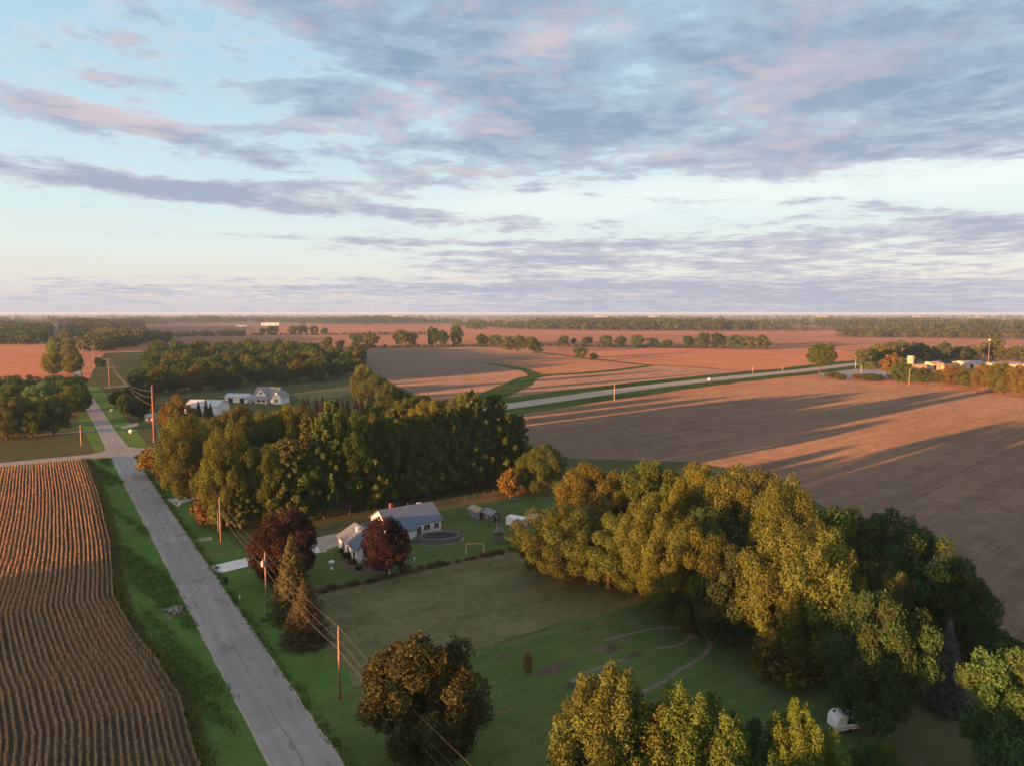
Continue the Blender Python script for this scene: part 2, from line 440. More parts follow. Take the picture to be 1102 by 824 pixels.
def sheet(name, pts, z, mat, structure=True, rough=None):
    if rough: pts = rough_edge(pts, *rough)
    p, F = tri_poly(pts)
    V = np.array([(x, y, z) for x, y in p])
    o = obj(name, mesh_np(name, V, F, (mat,)))
    if structure: o['kind'] = 'structure'
    return o
def ribbon(name, line, width, z, mat, n=6, wob=0.0, seed=1):
    L = smooth_line(line, n) if n > 1 else np.asarray([p[:2] for p in line], float)
    r = np.random.default_rng(seed)
    T = np.gradient(L, axis=0); T /= np.linalg.norm(T, axis=1)[:, None]; Nn = np.stack([-T[:, 1], T[:, 0]], 1)
    w = np.broadcast_to(np.asarray(width, float), (len(L),))/2
    w1 = w*(1+wob*r.normal(size=len(L))); w2 = w*(1+wob*r.normal(size=len(L)))
    V = np.concatenate([L+Nn*w1[:, None], L-Nn*w2[:, None]]); V = np.c_[V, np.full(len(V), z)]
    k = len(L); F = np.array([[i, i+k, i+k+1, i+1] for i in range(k-1)])
    return tag(obj(name, mesh_np(name, V, F, (mat,))), kind='structure')
PX = lambda *a: [G(x, y) for x, y in a]

S = 45000
V = [(-S, -S, 0), (S, -S, 0), (S, S, 0), (-S, S, 0)]
tag(obj('ground', mesh_np('ground', V, np.array([[0, 1, 2, 3]]), (M['far'],))), kind='structure')
near_back = [(-420, -160), (260, -160), (300, 60)]
grass_pts = [np.array(p) for p in near_back]+PX((1250, 735), (1102, 702), (1058, 668), (1000, 610), (930, 572), (830, 510), (740, 497), (615, 493), (566, 476), (545, 452), (500, 437), (455, 428), (405, 404), (384, 381), (330, 376), (200, 377), (112, 380), (92, 413), (40, 415), (-250, 418))
sheet('grassland', grass_pts, .02, M['grass'], rough=(12, .5, 3))
# fields beyond the highway and the big shaded field right of the lawn
sheet('stubble_field', PX((1250, 735), (1102, 702), (1058, 668), (1000, 610), (930, 572), (830, 510), (740, 497), (615, 493), (566, 476), (546, 455), (560, 446), (700, 429), (858, 408), (900, 407), (1250, 445)), .03, M['soy'])
sheet('bean_field', PX((330, 376), (384, 381), (405, 404), (455, 428), (500, 436), (545, 420), (572, 405), (560, 398), (525, 391), (583, 379), (604, 373), (500, 374.5)), .03, M['soyfar'])
sheet('wedge_field', PX((540, 434), (572, 410), (600, 404), (660, 400), (702, 394), (770, 397), (795, 402), (700, 415)), .03, M['soyfar'])
sheet('north_field', PX((583, 379), (640, 386), (700, 392.5), (770, 396), (822, 399), (925, 385), (935, 377.5), (830, 376), (604, 373.5)), .03, M['redsoil'])
sheet('left_field', PX((-300, 411), (40, 411), (52, 404), (52, 372), (-300, 372)), .03, M['redsoil'])
sheet('far_field', PX((290, 360), (900, 360), (1102, 362), (1300, 366), (1300, 353), (900, 354), (500, 351), (290, 352)), .03, M['redsoil'])
# green drainage strips in the fields
ribbon('grass_strip', PX((496, 440), (525, 428), (556, 414), (575, 405), (620, 402), (660, 398.5), (700, 393.5)), np.interp(np.linspace(0, 1, 37), [0, .3, .5, 1], [16, 22, 15, 9]), .04, M['greenstrip'], wob=.08)
ribbon('grass_strip', PX((577, 406), (568, 399), (545, 394), (524, 391)), 11, .044, M['greenstrip'], wob=.08)
ribbon('grass_strip', PX((583, 379.5), (640, 386.5), (700, 393)), 9, .048, M['greenstrip'], wob=.1)
ribbon('straw_strip', PX((702, 392.3), (735, 394), (772, 397)), 8, .052, M['drygrass'], wob=.1)

# main road (straight), cross road, highway, verges
road_q0, road_q1 = 19.0, 25.6
tag(obj('verge', mesh_np('verge', [QA(11.2, -60, .034), QA(19.3, -60, .034), QA(19.3, 281, .034), QA(11.2, 281, .034)], np.array([[0, 1, 2, 3]]), (M['verge'],))), kind='structure')
sheet('verge', rough_edge([QA(25.2, -60), QA(33, -60), QA(33, 279), QA(25.2, 279)], 5, .5, 5), .034, M['verge'])
sheet('verge', [QA(15, 294), QA(19.3, 294), QA(19.3, 540), QA(12, 540)], .034, M['verge'])
sheet('verge', [QA(25.3, 296), QA(33, 296), QA(33, 560), QA(25.3, 560)], .034, M['verge'])
road = []
for a in np.r_[np.arange(-60, 276, 6.), 276]: road.append((a, road_q0, road_q1))
def road_outline():
    r = np.random.default_rng(3)
    Lq = [QA(road_q0+.10*math.sin(a*.21)*math.sin(a*.047)+r.normal()*.02, a) for a in np.arange(-60, 277, 3.)]
    Rq = [QA(road_q1+.10*math.sin(a*.17+1)*math.sin(a*.061)+r.normal()*.02, a) for a in np.arange(-60, 277, 3.)]
    near_left = [QA(18.6, 279), QA(17.2, 281.8), QA(14, 283.6)]
    cross_left = [QA(-40, 284), QA(-300, 284), QA(-300, 290.5), QA(-40, 290.5), QA(12, 290.8), QA(16.5, 292.5), QA(18.6, 297)]
    far_l = [QA(19, 330), QA(19.2, 610), G(81, 380)-[3.4, 0, 0], G(73.6, 356)-[3.6, 0, 0], G(65.6, 345.5)-[5, 0, 0]]
    far_r = [G(65.6, 345.5)+[5, 0, 0], G(73.6, 356)+[3.6, 0, 0], G(81, 380)+[3.4, 0, 0], QA(25.6, 610), QA(25.6, 330), QA(26.2, 299), QA(29, 294.5), QA(36, 292.6), QA(60, 293.4)]
    near_r = [QA(60, 286.6), QA(36, 285.6), QA(29, 283.5), QA(26.6, 279.5)]
    return Lq+near_left+cross_left+far_l+far_r+near_r+Rq[::-1]
sheet('road', road_outline(), .06, M['asphalt'])
ribbon('road', [QA(58, 290)]+[QA(110, 296), QA(160, 307)]+PX((535, 438.5), (660, 421), (765, 408.5), (860, 399), (928, 391), (1010, 383), (1300, 372)), 8.2, .075, M['highway'], n=8)
hw = PX((500, 442), (535, 438.5), (660, 421), (765, 408.5), (860, 399), (928, 391), (1010, 383))
ribbon('shoulder', hw, 17, .06, M['gravel'], wob=.03)
ribbon('verge', hw, 52, .05, M['greenstrip'], wob=.05)
# gravel edges of the main road
for q0, q1, s in ((18.7, 19.3, 1), (25.3, 25.9, 2)):
    r = np.random.default_rng(s); aa = np.arange(-60, 277, 3.)
    sheet('shoulder', [QA(q0+r.normal()*.08, a) for a in aa]+[QA(q1+r.normal()*.08, a) for a in aa[::-1]], .048, M['gravel'])
sheet('shoulder', [QA(19.2, 281.2), QA(17.6, 284.2), QA(12, 284.4), QA(-120, 284.4), QA(-120, 283), QA(12, 283), QA(16.6, 281.6), QA(18.2, 278)], .048, M['gravel'])

# the property: lawn, driveways, pads, garden strip, dry strip
sheet('lawn', rough_edge([QA(33, 124), QA(86, 122.5), QA(112, 128), QA(118, 150), QA(104, 158), QA(60, 157), QA(33, 152)], 4, .4, 7), .042, M['lawn'])
sheet('lawn', rough_edge(PX((318, 778), (360, 747), (420, 731), (500, 702), (600, 672), (703, 646), (760, 680), (830, 700), (900, 730), (960, 790), (960, 900), (300, 900)), 4, .35, 8), .042, M['lawn'])
sheet('meadow', rough_edge(PX((262, 655), (300, 645), (345, 634), (470, 606), (560, 593), (600, 612), (660, 632), (703, 645), (600, 671), (500, 701), (420, 730), (350, 748), (330, 740)), 4, .4, 9), .03, M['meadow'])
sheet('dry_strip', rough_edge(PX((270, 591), (340, 574), (450, 549), (520, 533), (560, 522), (596, 516), (600, 523), (552, 533), (500, 549), (420, 565), (340, 584), (275, 600)), 3, .35, 10), .04, M['drygrass'])
ribbon('path', PX((500, 604), (540, 596), (575, 588), (612, 577)), 2.4, .046, M['drygrass'], wob=.25)
sheet('driveway', PX((226, 609), (273, 598), (300, 592), (342, 585), (352, 593), (300, 601), (276, 607), (234, 617)), .05, M['concrete'])
sheet('driveway', PX((337, 579), (366, 572.5), (366, 586), (345, 594)), .054, M['gravel'])
sheet('driveway', PX((179, 537), (196, 535), (214, 532), (214, 536), (196, 541), (191, 545)), .05, M['concrete'])
sheet('driveway', PX((210, 580), (228, 577), (229, 581), (211, 583)), .05, M['gravel'])
sheet('driveway', PX((130, 459), (148, 455), (149, 458), (131, 462)), .05, M['gravel'])
ribbon('driveway', PX((104, 443), (85, 444), (60, 446)), 4, .05, M['gravel'])
ribbon('driveway', PX((102, 463), (80, 465), (30, 469)), 3, .05, M['gravel'])
ribbon('driveway', PX((97, 397), (140, 394)), 4, .05, M['gravel'])
ribbon('driveway', PX((112, 417), (150, 414)), 4, .05, M['gravel'])
sheet('garden_bed', rough_edge(PX((334, 637), (400, 622), (470, 606), (530, 594), (560, 588), (562, 591), (530, 598), (472, 611), (402, 627), (336, 642)), 2, .25, 11), .05, M['soil'])
sheet('garden_bed', rough_edge(PX((376, 592), (386, 609), (412, 604), (420, 618), (380, 618), (364, 604)), 1.5, .25, 12), .05, M['soil'])
sheet('side_field', PX((312, 424), (380, 414), (398, 421), (330, 433)), .05, M['meadow'])
# the winding dirt track on the lawn
ribbon('track', PX((700, 655), (728, 665), (748, 674), (762, 686), (763, 697), (752, 709), (732, 720), (716, 732), (690, 745)), .75, .05, M['track'], wob=.1)
ribbon('track', PX((650, 689), (690, 679), (718, 675), (737, 679), (741, 688), (726, 695), (705, 697)), .55, .056, M['track'], wob=.1)
ribbon('track', PX((612, 738), (622, 728), (648, 717), (672, 709), (684, 703)), .7, .052, M['track'], wob=.1)
ribbon('track', PX((525, 770), (545, 764), (556, 755)), .9, .052, M['dirt'], wob=.12)
ribbon('track', PX((575, 727), (600, 714), (615, 711)), 1.1, .052, M['dirt'], wob=.12)
ribbon('track', PX((640, 668), (690, 664)), .7, .054, M['dirt'], wob=.3)

# ------------------------------------------------------------------ tree prototypes (10 m tall, 10 m wide; every tree scales one)
def quads(Cn, Nn, size, asp, r):
    """rhombic leaf sprays: centre, facing, half length, width ratio"""
    n = len(Cn)
    a = r.normal(size=(n, 3)); t = np.cross(a, Nn); t /= np.linalg.norm(t, axis=1)[:, None]+1e-9
    b = np.cross(Nn, t)
    s = np.asarray(size)[:, None]*np.ones((n, 1)); w = s*np.asarray(asp).reshape(-1, 1)
    bend = Nn*s*.25
    V = np.stack([Cn+t*s, Cn+b*w+bend, Cn-t*s, Cn-b*w+bend], 1).reshape(-1, 3)
    return V, np.arange(4*n).reshape(-1, 4)
def unit(v): return v/(np.linalg.norm(v, axis=-1, keepdims=True)+1e-9)
def sphere(n, r):
    return unit(r.normal(size=(n, 3)))
class Proto: pass
def puff_cloud(cents, rads, per, leaf, r, stretch=(1, 1, 1), up=.25, rnd=.9, asp=(.45, .8), shell=.55, wob=.3):
    Cs, Ns, Ts, Ss = [], [], [], []
    for c, pr in zip(cents, rads):
        n = int(per*(pr/np.mean(rads))**1.6)
        d = sphere(n, r); rr = r.random(n)**(1/3.)*(1-shell)+shell*r.random(n)**.25
        lump = 1+wob*np.sin(d[:, 0]*5+c[0]*3)*np.sin(d[:, 1]*5+c[1]*4)*np.sin(d[:, 2]*4+c[2])
        p = c+d*(rr*lump)[:, None]*pr*np.array(stretch)
        nn = unit(d+np.array([0, 0, up])+r.normal(size=(n, 3))*rnd)
        Cs.append(p); Ns.append(nn)
        Ts.append(np.clip(.5+r.normal()*.16+r.normal(size=n)*.19, 0, 1)); Ss.append(leaf*(.45+1.3*r.random(n)**1.6))
    Cs, Ns = np.concatenate(Cs), np.concatenate(Ns); Ts, Ss = np.concatenate(Ts), np.concatenate(Ss)
    V, F = quads(Cs, Ns, Ss, r.uniform(*asp, len(Cs)), r)
    return V, F, Ts
def wood_tubes(r, trunk_top, trunk_r, tips, n_l=None, start=(.25, .9), gnarl=.35):
    """a trunk and limbs that curve out to some of the leaf clumps"""
    Vs, Fs, k = [], [], 0
    def add(V, F):
        nonlocal k
        Vs.append(V); Fs.append(F+k); k += len(V)
    lean = r.normal(size=2)*.25
    tp = [np.array([lean[0]*t+.08*math.sin(t*5), lean[1]*t+.08*math.cos(t*4), trunk_top*t]) for t in np.linspace(0, 1, 6)]
    tr = [trunk_r*1.5]+[trunk_r*(1-.75*t) for t in np.linspace(.12, 1, 5)]
    add(*tube_np(tp, tr, 7))
    for tip in (tips if n_l is None else tips[:n_l]):
        h = np.clip((tip[2]-np.hypot(tip[0], tip[1])*.75)/trunk_top, start[0], start[1])
        b = np.array([lean[0]*h, lean[1]*h, trunk_top*h])
        mid = b*.45+tip*.55+np.array([r.normal()*gnarl, r.normal()*gnarl, -.25])
        r0 = trunk_r*(.5-.25*h)
        add(*tube_np([b, b*.6+mid*.4+r.normal(size=3)*.1, mid, mid*.4+tip*.6+r.normal(size=3)*.12, tip], [r0, r0*.75, r0*.55, r0*.35, r0*.12], 5))
        for _ in range(2):
            e = tip*.92+r.normal(size=3)*np.array([.4, .4, .3]); add(*tube_np([mid, (mid+e)/2+r.normal(size=3)*.12, e], [r0*.4, r0*.25, .012], 4))
    return np.concatenate(Vs), np.concatenate(Fs)
def finish(name, leafV, leafF, tint, wV, wF):
    p = Proto(); p.crown = mesh_np('crown', leafV, leafF, (M['leaf'],), tint=tint); p.trunk = mesh_np('trunk', wV, wF, (M['bark'],), smooth=True)
    return p
def p_round(seed, per=150, leaf=.24, nb=70, low=2.6, flat=1.0, pr=(.75, 1.35), open_=.0, wood=24, wob=.18, top=10.0, stretch=(1, 1, 1), **kw):
    r = np.random.default_rng(seed)
    cz, rz = (low+top)/2, (top-low)/2
    d = []
    lob = sphere(7, r)
    while len(d) < nb:
        v = sphere(1, r)[0]
        if v[2] < -.75 and r.random() < .6: continue
        d.append(v)
    d = np.array(d)
    # relax so the clumps spread over the envelope
    for _ in range(12):
        diff = d[:, None]-d[None]; dist = np.linalg.norm(diff, axis=2)+np.eye(nb)*9
        d = unit(d+(diff/dist[..., None]**3).sum(1)*.012)
    env = 1+wob*np.max(d@lob.T, 1)-wob*.6
    rad = (.80+.16*r.random(nb))*env
    inner = r.random(nb) < .22; rad[inner] *= r.uniform(.35, .75, inner.sum())
    cents = np.stack([d[:, 0]*(5-.9)*rad, d[:, 1]*(5-.9)*rad, cz+d[:, 2]*(rz-.7)*rad*flat], 1)
    keep = r.random(nb) > open_; cents = cents[keep]
    rads = r.uniform(*pr, len(cents))
    V, F, T = puff_cloud(cents, rads, per, leaf, r, stretch=stretch, **kw)
    o = r.permutation(len(cents))[:wood]
    W, WF = wood_tubes(r, top*.62, .22, cents[o])
    return finish('round', V, F, T, W, WF)
def p_upright(seed, per=560, leaf=.08, nb=62, bare=0):
    """many steep shoots, each clothed in leaves along its length, a few bare twigs on top"""
    r = np.random.default_rng(seed); Cs, Ns, Ts, Ss, cents = [], [], [], [], []
    tips = []
    for i in range(nb):
        th = r.random()*6.283; rr = 4.4*math.sqrt(r.random()); h = 10*(1-.42*(rr/4.5)**2)*r.uniform(.78, 1.0)
        tip = np.array([rr*math.cos(th), rr*math.sin(th), h]); base = np.array([rr*.55*math.cos(th), rr*.55*math.sin(th), h*.35])
        tips.append(tip); n = int(per*r.uniform(.7, 1.3)*2.2)
        t = r.random(n)**.8; c = base+(tip-base)*t[:, None]
        wid = (1.45*(1-t)**.55+.22)[:, None]
        dd = sphere(n, r); c = c+dd*wid*np.array([1, 1, .7])*r.random((n, 1))**.4
        Cs.append(c); Ns.append(unit(dd+[0, 0, .2]+r.normal(size=(n, 3))*.9)); Ts.append(np.clip(.5+r.normal()*.14+r.normal(size=n)*.15, 0, 1)); Ss.append(leaf*(.6+.8*r.random(n)))
    Cs, Ns, Ts, Ss = map(np.concatenate, (Cs, Ns, Ts, Ss))
    V, F = quads(Cs, Ns, Ss, r.uniform(.4, .75, len(Cs)), r)
    W, WF = wood_tubes(r, 6.0, .2, np.array(tips)[:26])
    k = len(W); Wl, Fl = [W], [WF]
    for i in range(bare):
        tip = tips[r.integers(nb)]; e = tip+np.array([r.normal()*.5, r.normal()*.5, r.uniform(.5, 1.3)])
        v, f = tube_np([tip-[0, 0, .8], (tip+e)/2+r.normal(size=3)*.1, e], [.03, .02, .01], 4); Wl.append(v); Fl.append(f+k); k += len(v)
    return finish('upright', V, F, Ts, np.concatenate(Wl), np.concatenate(Fl))
def p_pine(seed, low=1.1, per=95, leaf=.155):
    r = np.random.default_rng(seed); cents, rads, br = [], [], []
    z = low
    while z < 9.6:
        f = (z-low)/(10-low); L = (4.7*(1-f)**.52+.3)*r.uniform(.85, 1.1)*(min(1, .7+f*2))
        nb = r.integers(5, 8); th0 = r.random()*6.28
        for b in range(nb):
            th = th0+b*6.283/nb+r.normal()*.2; l = L*r.uniform(.65, 1.1)
            for s in np.arange(.4, 1.01, .2 if l > 2.4 else .3):
                cents.append([l*s*math.cos(th)+r.normal()*.15, l*s*math.sin(th)+r.normal()*.15, z+.25*s*l*.5+r.normal()*.1]); rads.append(r.uniform(.42, .72)*(1-.35*f))
            br.append(np.array([l*math.cos(th), l*math.sin(th), z+.2*l*.5]))
        z += r.uniform(.55, .85)*(1-.25*f)
    cents.append([0, 0, 9.7]); rads.append(.4)
    V, F, T = puff_cloud(np.array(cents), np.array(rads), per, leaf, r, stretch=(1, 1, .55), up=.9, rnd=.7, asp=(.28, .5), shell=.4)
    W, WF = wood_tubes(r, 9.6, .2, np.array(br)[r.permutation(len(br))][:30], start=(.15, .97), gnarl=.1)
    return finish('pine', V, F, T, W, WF)
def p_spruce(seed, per=40, leaf=.14, low=.35, lv=34):
    r = np.random.default_rng(seed); Cs, Ns, Ts, br = [], [], [], []
    for i in range(lv):
        z = low+(9.75-low)*(i/lv)**.92; f = z/10; L = 5.0*(1-f)**.9*r.uniform(.88, 1.04)+.12
        nb = int(6+15*(1-f)); th0 = r.random()*6.28
        for b in range(nb):
            th = th0+b*6.283/nb+r.normal()*.12; l = L*r.uniform(.7, 1.1)
            n = max(8, int(per*(.4+l/2.2))); s = r.random(n)**.65
            c = np.stack([l*s*math.cos(th), l*s*math.sin(th), z-.22*l*s**1.2+.16*l*s**3], 1)
            side = r.normal(size=n)*(.34*(1-s*.6)+.06)*min(1, l/2.2+.25)
            c[:, 0] += -math.sin(th)*side; c[:, 1] += math.cos(th)*side; c[:, 2] -= np.abs(side)*.35+r.random(n)*.22
            nrm = unit(np.stack([np.cos(th)*np.ones(n)*.7, np.sin(th)*np.ones(n)*.7, np.ones(n)*.7], 1)+r.normal(size=(n, 3))*.55)
            Cs.append(c); Ns.append(nrm); Ts.append(np.clip(.35+.3*s+r.normal()*.08+r.normal(size=n)*.12, 0, 1))
            if b % 3 == 0: br.append(np.array([l*.9*math.cos(th), l*.9*math.sin(th), z-.15*l]))
    Cs, Ns, Ts = map(np.concatenate, (Cs, Ns, Ts))
    V, F = quads(Cs, Ns, leaf*(.6+.8*r.random(len(Cs))), r.uniform(.3, .5, len(Cs)), r)
    W, WF = wood_tubes(r, 9.8, .17, np.array(br)[r.permutation(len(br))][:24], start=(.05, .97), gnarl=.05)
    return finish('spruce', V, F, Ts, W, WF)

PR = {
 'maple': [p_round(s, per=620, leaf=.10, nb=90, low=.4, pr=(.7, 1.3), wob=.36) for s in (11, 12, 13)],
 'locust': [p_round(s, per=1300, leaf=.078, nb=58, low=.25, pr=(.75, 1.35), open_=.10, wob=.5, wood=26, shell=.5, stretch=(.9, .9, 1.12), asp=(.35, .65), rnd=.65) for s in (21, 22, 23, 24)],
 'ash': [p_round(s, per=950, leaf=.085, nb=62, low=.3, pr=(.75, 1.3), open_=.1, wob=.35, wood=22) for s in (31, 32, 33)],
 'upright': [p_upright(s) for s in (41, 42)],
 'pine': [p_pine(s) for s in (51, 52, 53)],
 'spruce': [p_spruce(s) for s in (61, 62)],
 'bush': [p_round(s, per=90, leaf=.36, nb=34, low=.2, pr=(1.1, 2.0), wob=.4, wood=8) for s in (71, 72)],
 'small': [p_round(s, per=130, leaf=.30, nb=30, low=.6, pr=(.9, 1.7), open_=.15, wob=.6, wood=6) for s in (81, 82, 83)],
 'lone': [p_round(95, per=420, leaf=.12, nb=60, low=3.6, pr=(.7, 1.2), open_=.1, wob=.3, wood=30)],
 'bare': [p_round(s, per=120, leaf=.15, nb=40, low=1.5, pr=(.55, 1.0), open_=.3, wob=.4, wood=34) for s in (91,)],
}
COL = {'gold': (.088, .106, .026), 'olive': (.072, .094, .024), 'green': (.058, .092, .022), 'deep': (.044, .078, .025), 'dark': (.036, .062, .025), 'purple': (.037, .025, .023),
       'rust': (.118, .094, .028), 'orange': (.140, .098, .028), 'pine': (.078, .116, .034), 'blue': (.095, .115, .115), 'yellow': (.100, .126, .027), 'spruce': (.085, .084, .042), 'bright': (.056, .112, .044), 'bronze': (.050, .054, .022), 'mix': (.072, .092, .023)}
_pi = {}
n_trees = 0
def plant_at(kind, p, h, w, color, name, label, cat='tree', group=None, jit=.07):
    global n_trees
    n_trees += 1
    k = _pi.get(kind, 0); _pi[kind] = k+1
    pr = PR[kind][k % len(PR[kind])]
    r = np.random.default_rng(1000+n_trees)
    c = np.array(COL[color] if isinstance(color, str) else color)*(1+r.normal(size=3)*np.array([jit, jit*.7, jit]))
    t = thing(name, label, cat, (p[0], p[1], 0.02), r.random()*6.283, group, (w/10, w/10, h/10))
    obj('trunk', pr.trunk, t); obj('crown', pr.crown, t, color=tuple(np.clip(c, .004, .5)))
    return t
def plant(kind, px, base, top, wpx, color, name, label, grow=1.05, **kw):
    """a tree whose foot the photograph shows (or hides) at px, base and whose crown spans wpx pixels"""
    p = G(px, base); Z = p[1]*cp+H*sp
    h = height_at(p, top); w = wpx*Z/764
    return plant_at(kind, p, h*1.02, w*grow, color, name, label, **kw)
ORD = 'first second third fourth fifth sixth seventh eighth ninth tenth eleventh twelfth thirteenth fourteenth fifteenth sixteenth seventeenth eighteenth nineteenth twentieth twenty-first twenty-second twenty-third twenty-fourth twenty-fifth twenty-sixth twenty-seventh twenty-eighth twenty-ninth thirtieth thirty-first thirty-second thirty-third thirty-fourth thirty-fifth thirty-sixth thirty-seventh thirty-eighth thirty-ninth fortieth'.split()

# --- single trees near the camera
plant('maple', 306, 628, 553, 76, 'purple', 'maple_tree', 'large dark purple maple beside the white driveway')
plant('maple', 416, 619, 556, 52, 'purple', 'maple_tree', 'smaller dark purple maple in front of the white house with the pool')
plant('spruce', 316, 664, 573, 62, 'spruce', 'spruce_tree', 'tall pointed spruce behind the squat one, beside the purple maple')
plant('spruce', 329, 692, 622, 62, (.078, .074, .038), 'spruce_tree', 'squat broad spruce with a bronze top, in front of the tall pointed one')
plant('maple', 459, 822, 686, 140, 'bronze', 'maple_tree', 'round bronze green maple by the power line, wires passing in front of it')
plant('upright', 660, 893, 716, 168, (.082, .135, .030), 'poplar_tree', 'broad olive poplar at the front edge with many upright shoots')
plant('upright', 742, 908, 736, 150, (.086, .140, .031), 'poplar_tree', 'yellowish poplar right of the broad olive one, thin brown twigs in it')
plant('ash', 795, 890, 770, 80, 'deep', 'shade_tree', 'low dark green tree between the yellowish poplar and the sparse one')
plant('upright', 856, 905, 754, 112, (.086, .138, .030), 'poplar_tree', 'sparse poplar with steep bare limbs, in front of the white camper')
plant('ash', 935, 900, 795, 70, 'green', 'shade_tree', 'low green tree top below the white camper')
plant('ash', 1080, 862, 698, 118, 'bright', 'shade_tree', 'bright green broad tree in the lower right corner of the lawn')
plant('ash', 942, 792, 638, 116, 'deep', 'shade_tree', 'tall dark green tree hanging over the white camper, its tip catching the light')
plant('spruce', 1017, 764, 664, 52, 'blue', 'spruce_tree', 'blue grey spruce behind the dark tree over the camper')
plant('bush', 1062, 708, 680, 90, 'deep', 'shrub', 'low spreading shrub at the field edge behind the bright green tree', cat='shrub')
# --- the golden grove right of the lawn
GR = 'trees of the golden grove'
for a in [
 ('locust', 603, 622, 545, 90, 'olive', 'round olive gold tree at the left end of the grove, next to the white trailer'),
 ('locust', 655, 632, 556, 82, 'gold', 'low golden tree of the grove with its reddish trunk foot on the lawn'),
 ('locust', 640, 583, 497, 86, 'gold', 'tall golden tree at the back left of the grove, against the field'),
 ('ash', 700, 592, 494, 74, 'green', 'green topped tree in the back row of the grove, between golden ones'),
 ('locust', 700, 640, 535, 76, 'gold', 'golden tree in the middle of the grove, behind the tree with drooping boughs'),
 ('locust', 738, 676, 562, 92, 'olive', 'gold and green tree reaching out over the lawn beside the dirt track'),
 ('locust', 752, 616, 502, 70, 'gold', 'golden tree in the back row of the grove, right of the green topped one'),
 ('locust', 800, 622, 497, 92, 'gold', 'tallest golden tree of the back row of the grove'),
 ('ash', 788, 694, 588, 82, 'dark', 'dark green tree in the shade of the grove, beside the loop of the track'),
 ('ash', 760, 655, 545, 60, 'deep', 'dark green tree deep inside the grove, behind the loop of the track'),
 ('locust', 838, 668, 522, 86, 'gold', 'golden tree behind the biggest one of the grove'),
 ('locust', 862, 726, 564, 116, 'gold', 'biggest golden tree of the grove, its boughs sweeping down to the lawn'),
 ('bush', 855, 731, 688, 74, 'rust', 'rusty low growth under the biggest golden tree of the grove'),
 ('ash', 900, 668, 542, 80, 'deep', 'dark green tree behind the biggest golden tree'),
 ('locust', 905, 690, 590, 70, 'olive', 'olive tree between the golden grove and the dark green end of it'),
 ('ash', 955, 668, 550, 86, 'dark', 'tall dark green tree at the field side of the grove'),
 ('ash', 985, 690, 572, 96, 'deep', 'broad dark green tree at the right end of the grove'),
 ('ash', 1024, 704, 606, 74, 'dark', 'dark round tree last at the right end of the grove, by the field edge'),
 ('ash', 940, 712, 600, 70, 'deep', 'dark tree of the grove directly behind the tall one over the camper'),
]:
    plant(*a[:6], 'shrub' if a[0] == 'bush' else 'grove_tree', a[6], grow=1.2, group=GR, cat='shrub' if a[0] == 'bush' else 'tree')
# --- at the end of the dry strip
plant('locust', 580, 529, 477, 54, 'olive', 'grove_tree', 'small round tree at the end of the dry strip, between pines and golden grove')
plant('bush', 549, 534, 506, 24, 'orange', 'shrub', 'orange bush at the end of the dry strip, beside the pines', cat='shrub')
plant('bush', 568, 724, 701, 9, (.25, .17, .075), 'shrub', 'narrow rust coloured weed clump on the lawn by the dirt mounds', cat='shrub')
# --- the pine rows behind the white house
fx = [556, 532, 508, 485, 462, 440, 418, 396, 374, 352, 331, 311, 292]
for i, x in enumerate(fx):
    b = 524+(556-x)*.178; r_ = np.random.default_rng(i+300)
    kf = 'pine' if i < 7 or i % 2 else 'ash'
    plant(kf, x+r_.normal()*2, b-4.5+r_.normal()*1.0, 447+(556-x)*.045+r_.normal()*12+(14 if x < 345 else 0), 50*r_.uniform(.85, 1.15), 'pine' if kf == 'pine' else 'green', 'pine_tree' if kf == 'pine' else 'shade_tree', ('dark pine' if kf == 'pine' else 'leafy tree')+f' in the front row behind the white house, {ORD[i]} from its field end', group='pines behind the white house')
bx = [545, 520, 496, 472, 449, 426, 404, 382, 360, 338]
for i, x in enumerate(bx):
    b = 508+(545-x)*.165; r_ = np.random.default_rng(i+400)
    plant('pine' if i not in (2, 6) else 'locust', x+r_.normal()*3, b+r_.normal()*2, 440+(545-x)*.05+r_.normal()*7, 52, 'pine' if i % 3 else (.075, .082, .022), 'pine_tree' if i not in (2, 6) else 'shade_tree', f'tree in the second row of the pine belt, {ORD[i]} from its field end', group='second row of the pine belt')
gx = [(538, 496, 446, 40, 'olive'), (512, 492, 438, 44, 'gold'), (487, 488, 431, 46, 'olive'), (462, 489, 429, 46, 'yellow'), (437, 486, 430, 44, 'olive'), (410, 482, 433, 40, 'green')]
for i, a in enumerate(gx):
    plant('locust', a[0], a[1], a[2], a[3], a[4], 'shade_tree', f'olive gold tree along the back of the pine belt, {ORD[i]} from its field end', group='golden trees along the back of the pine belt')
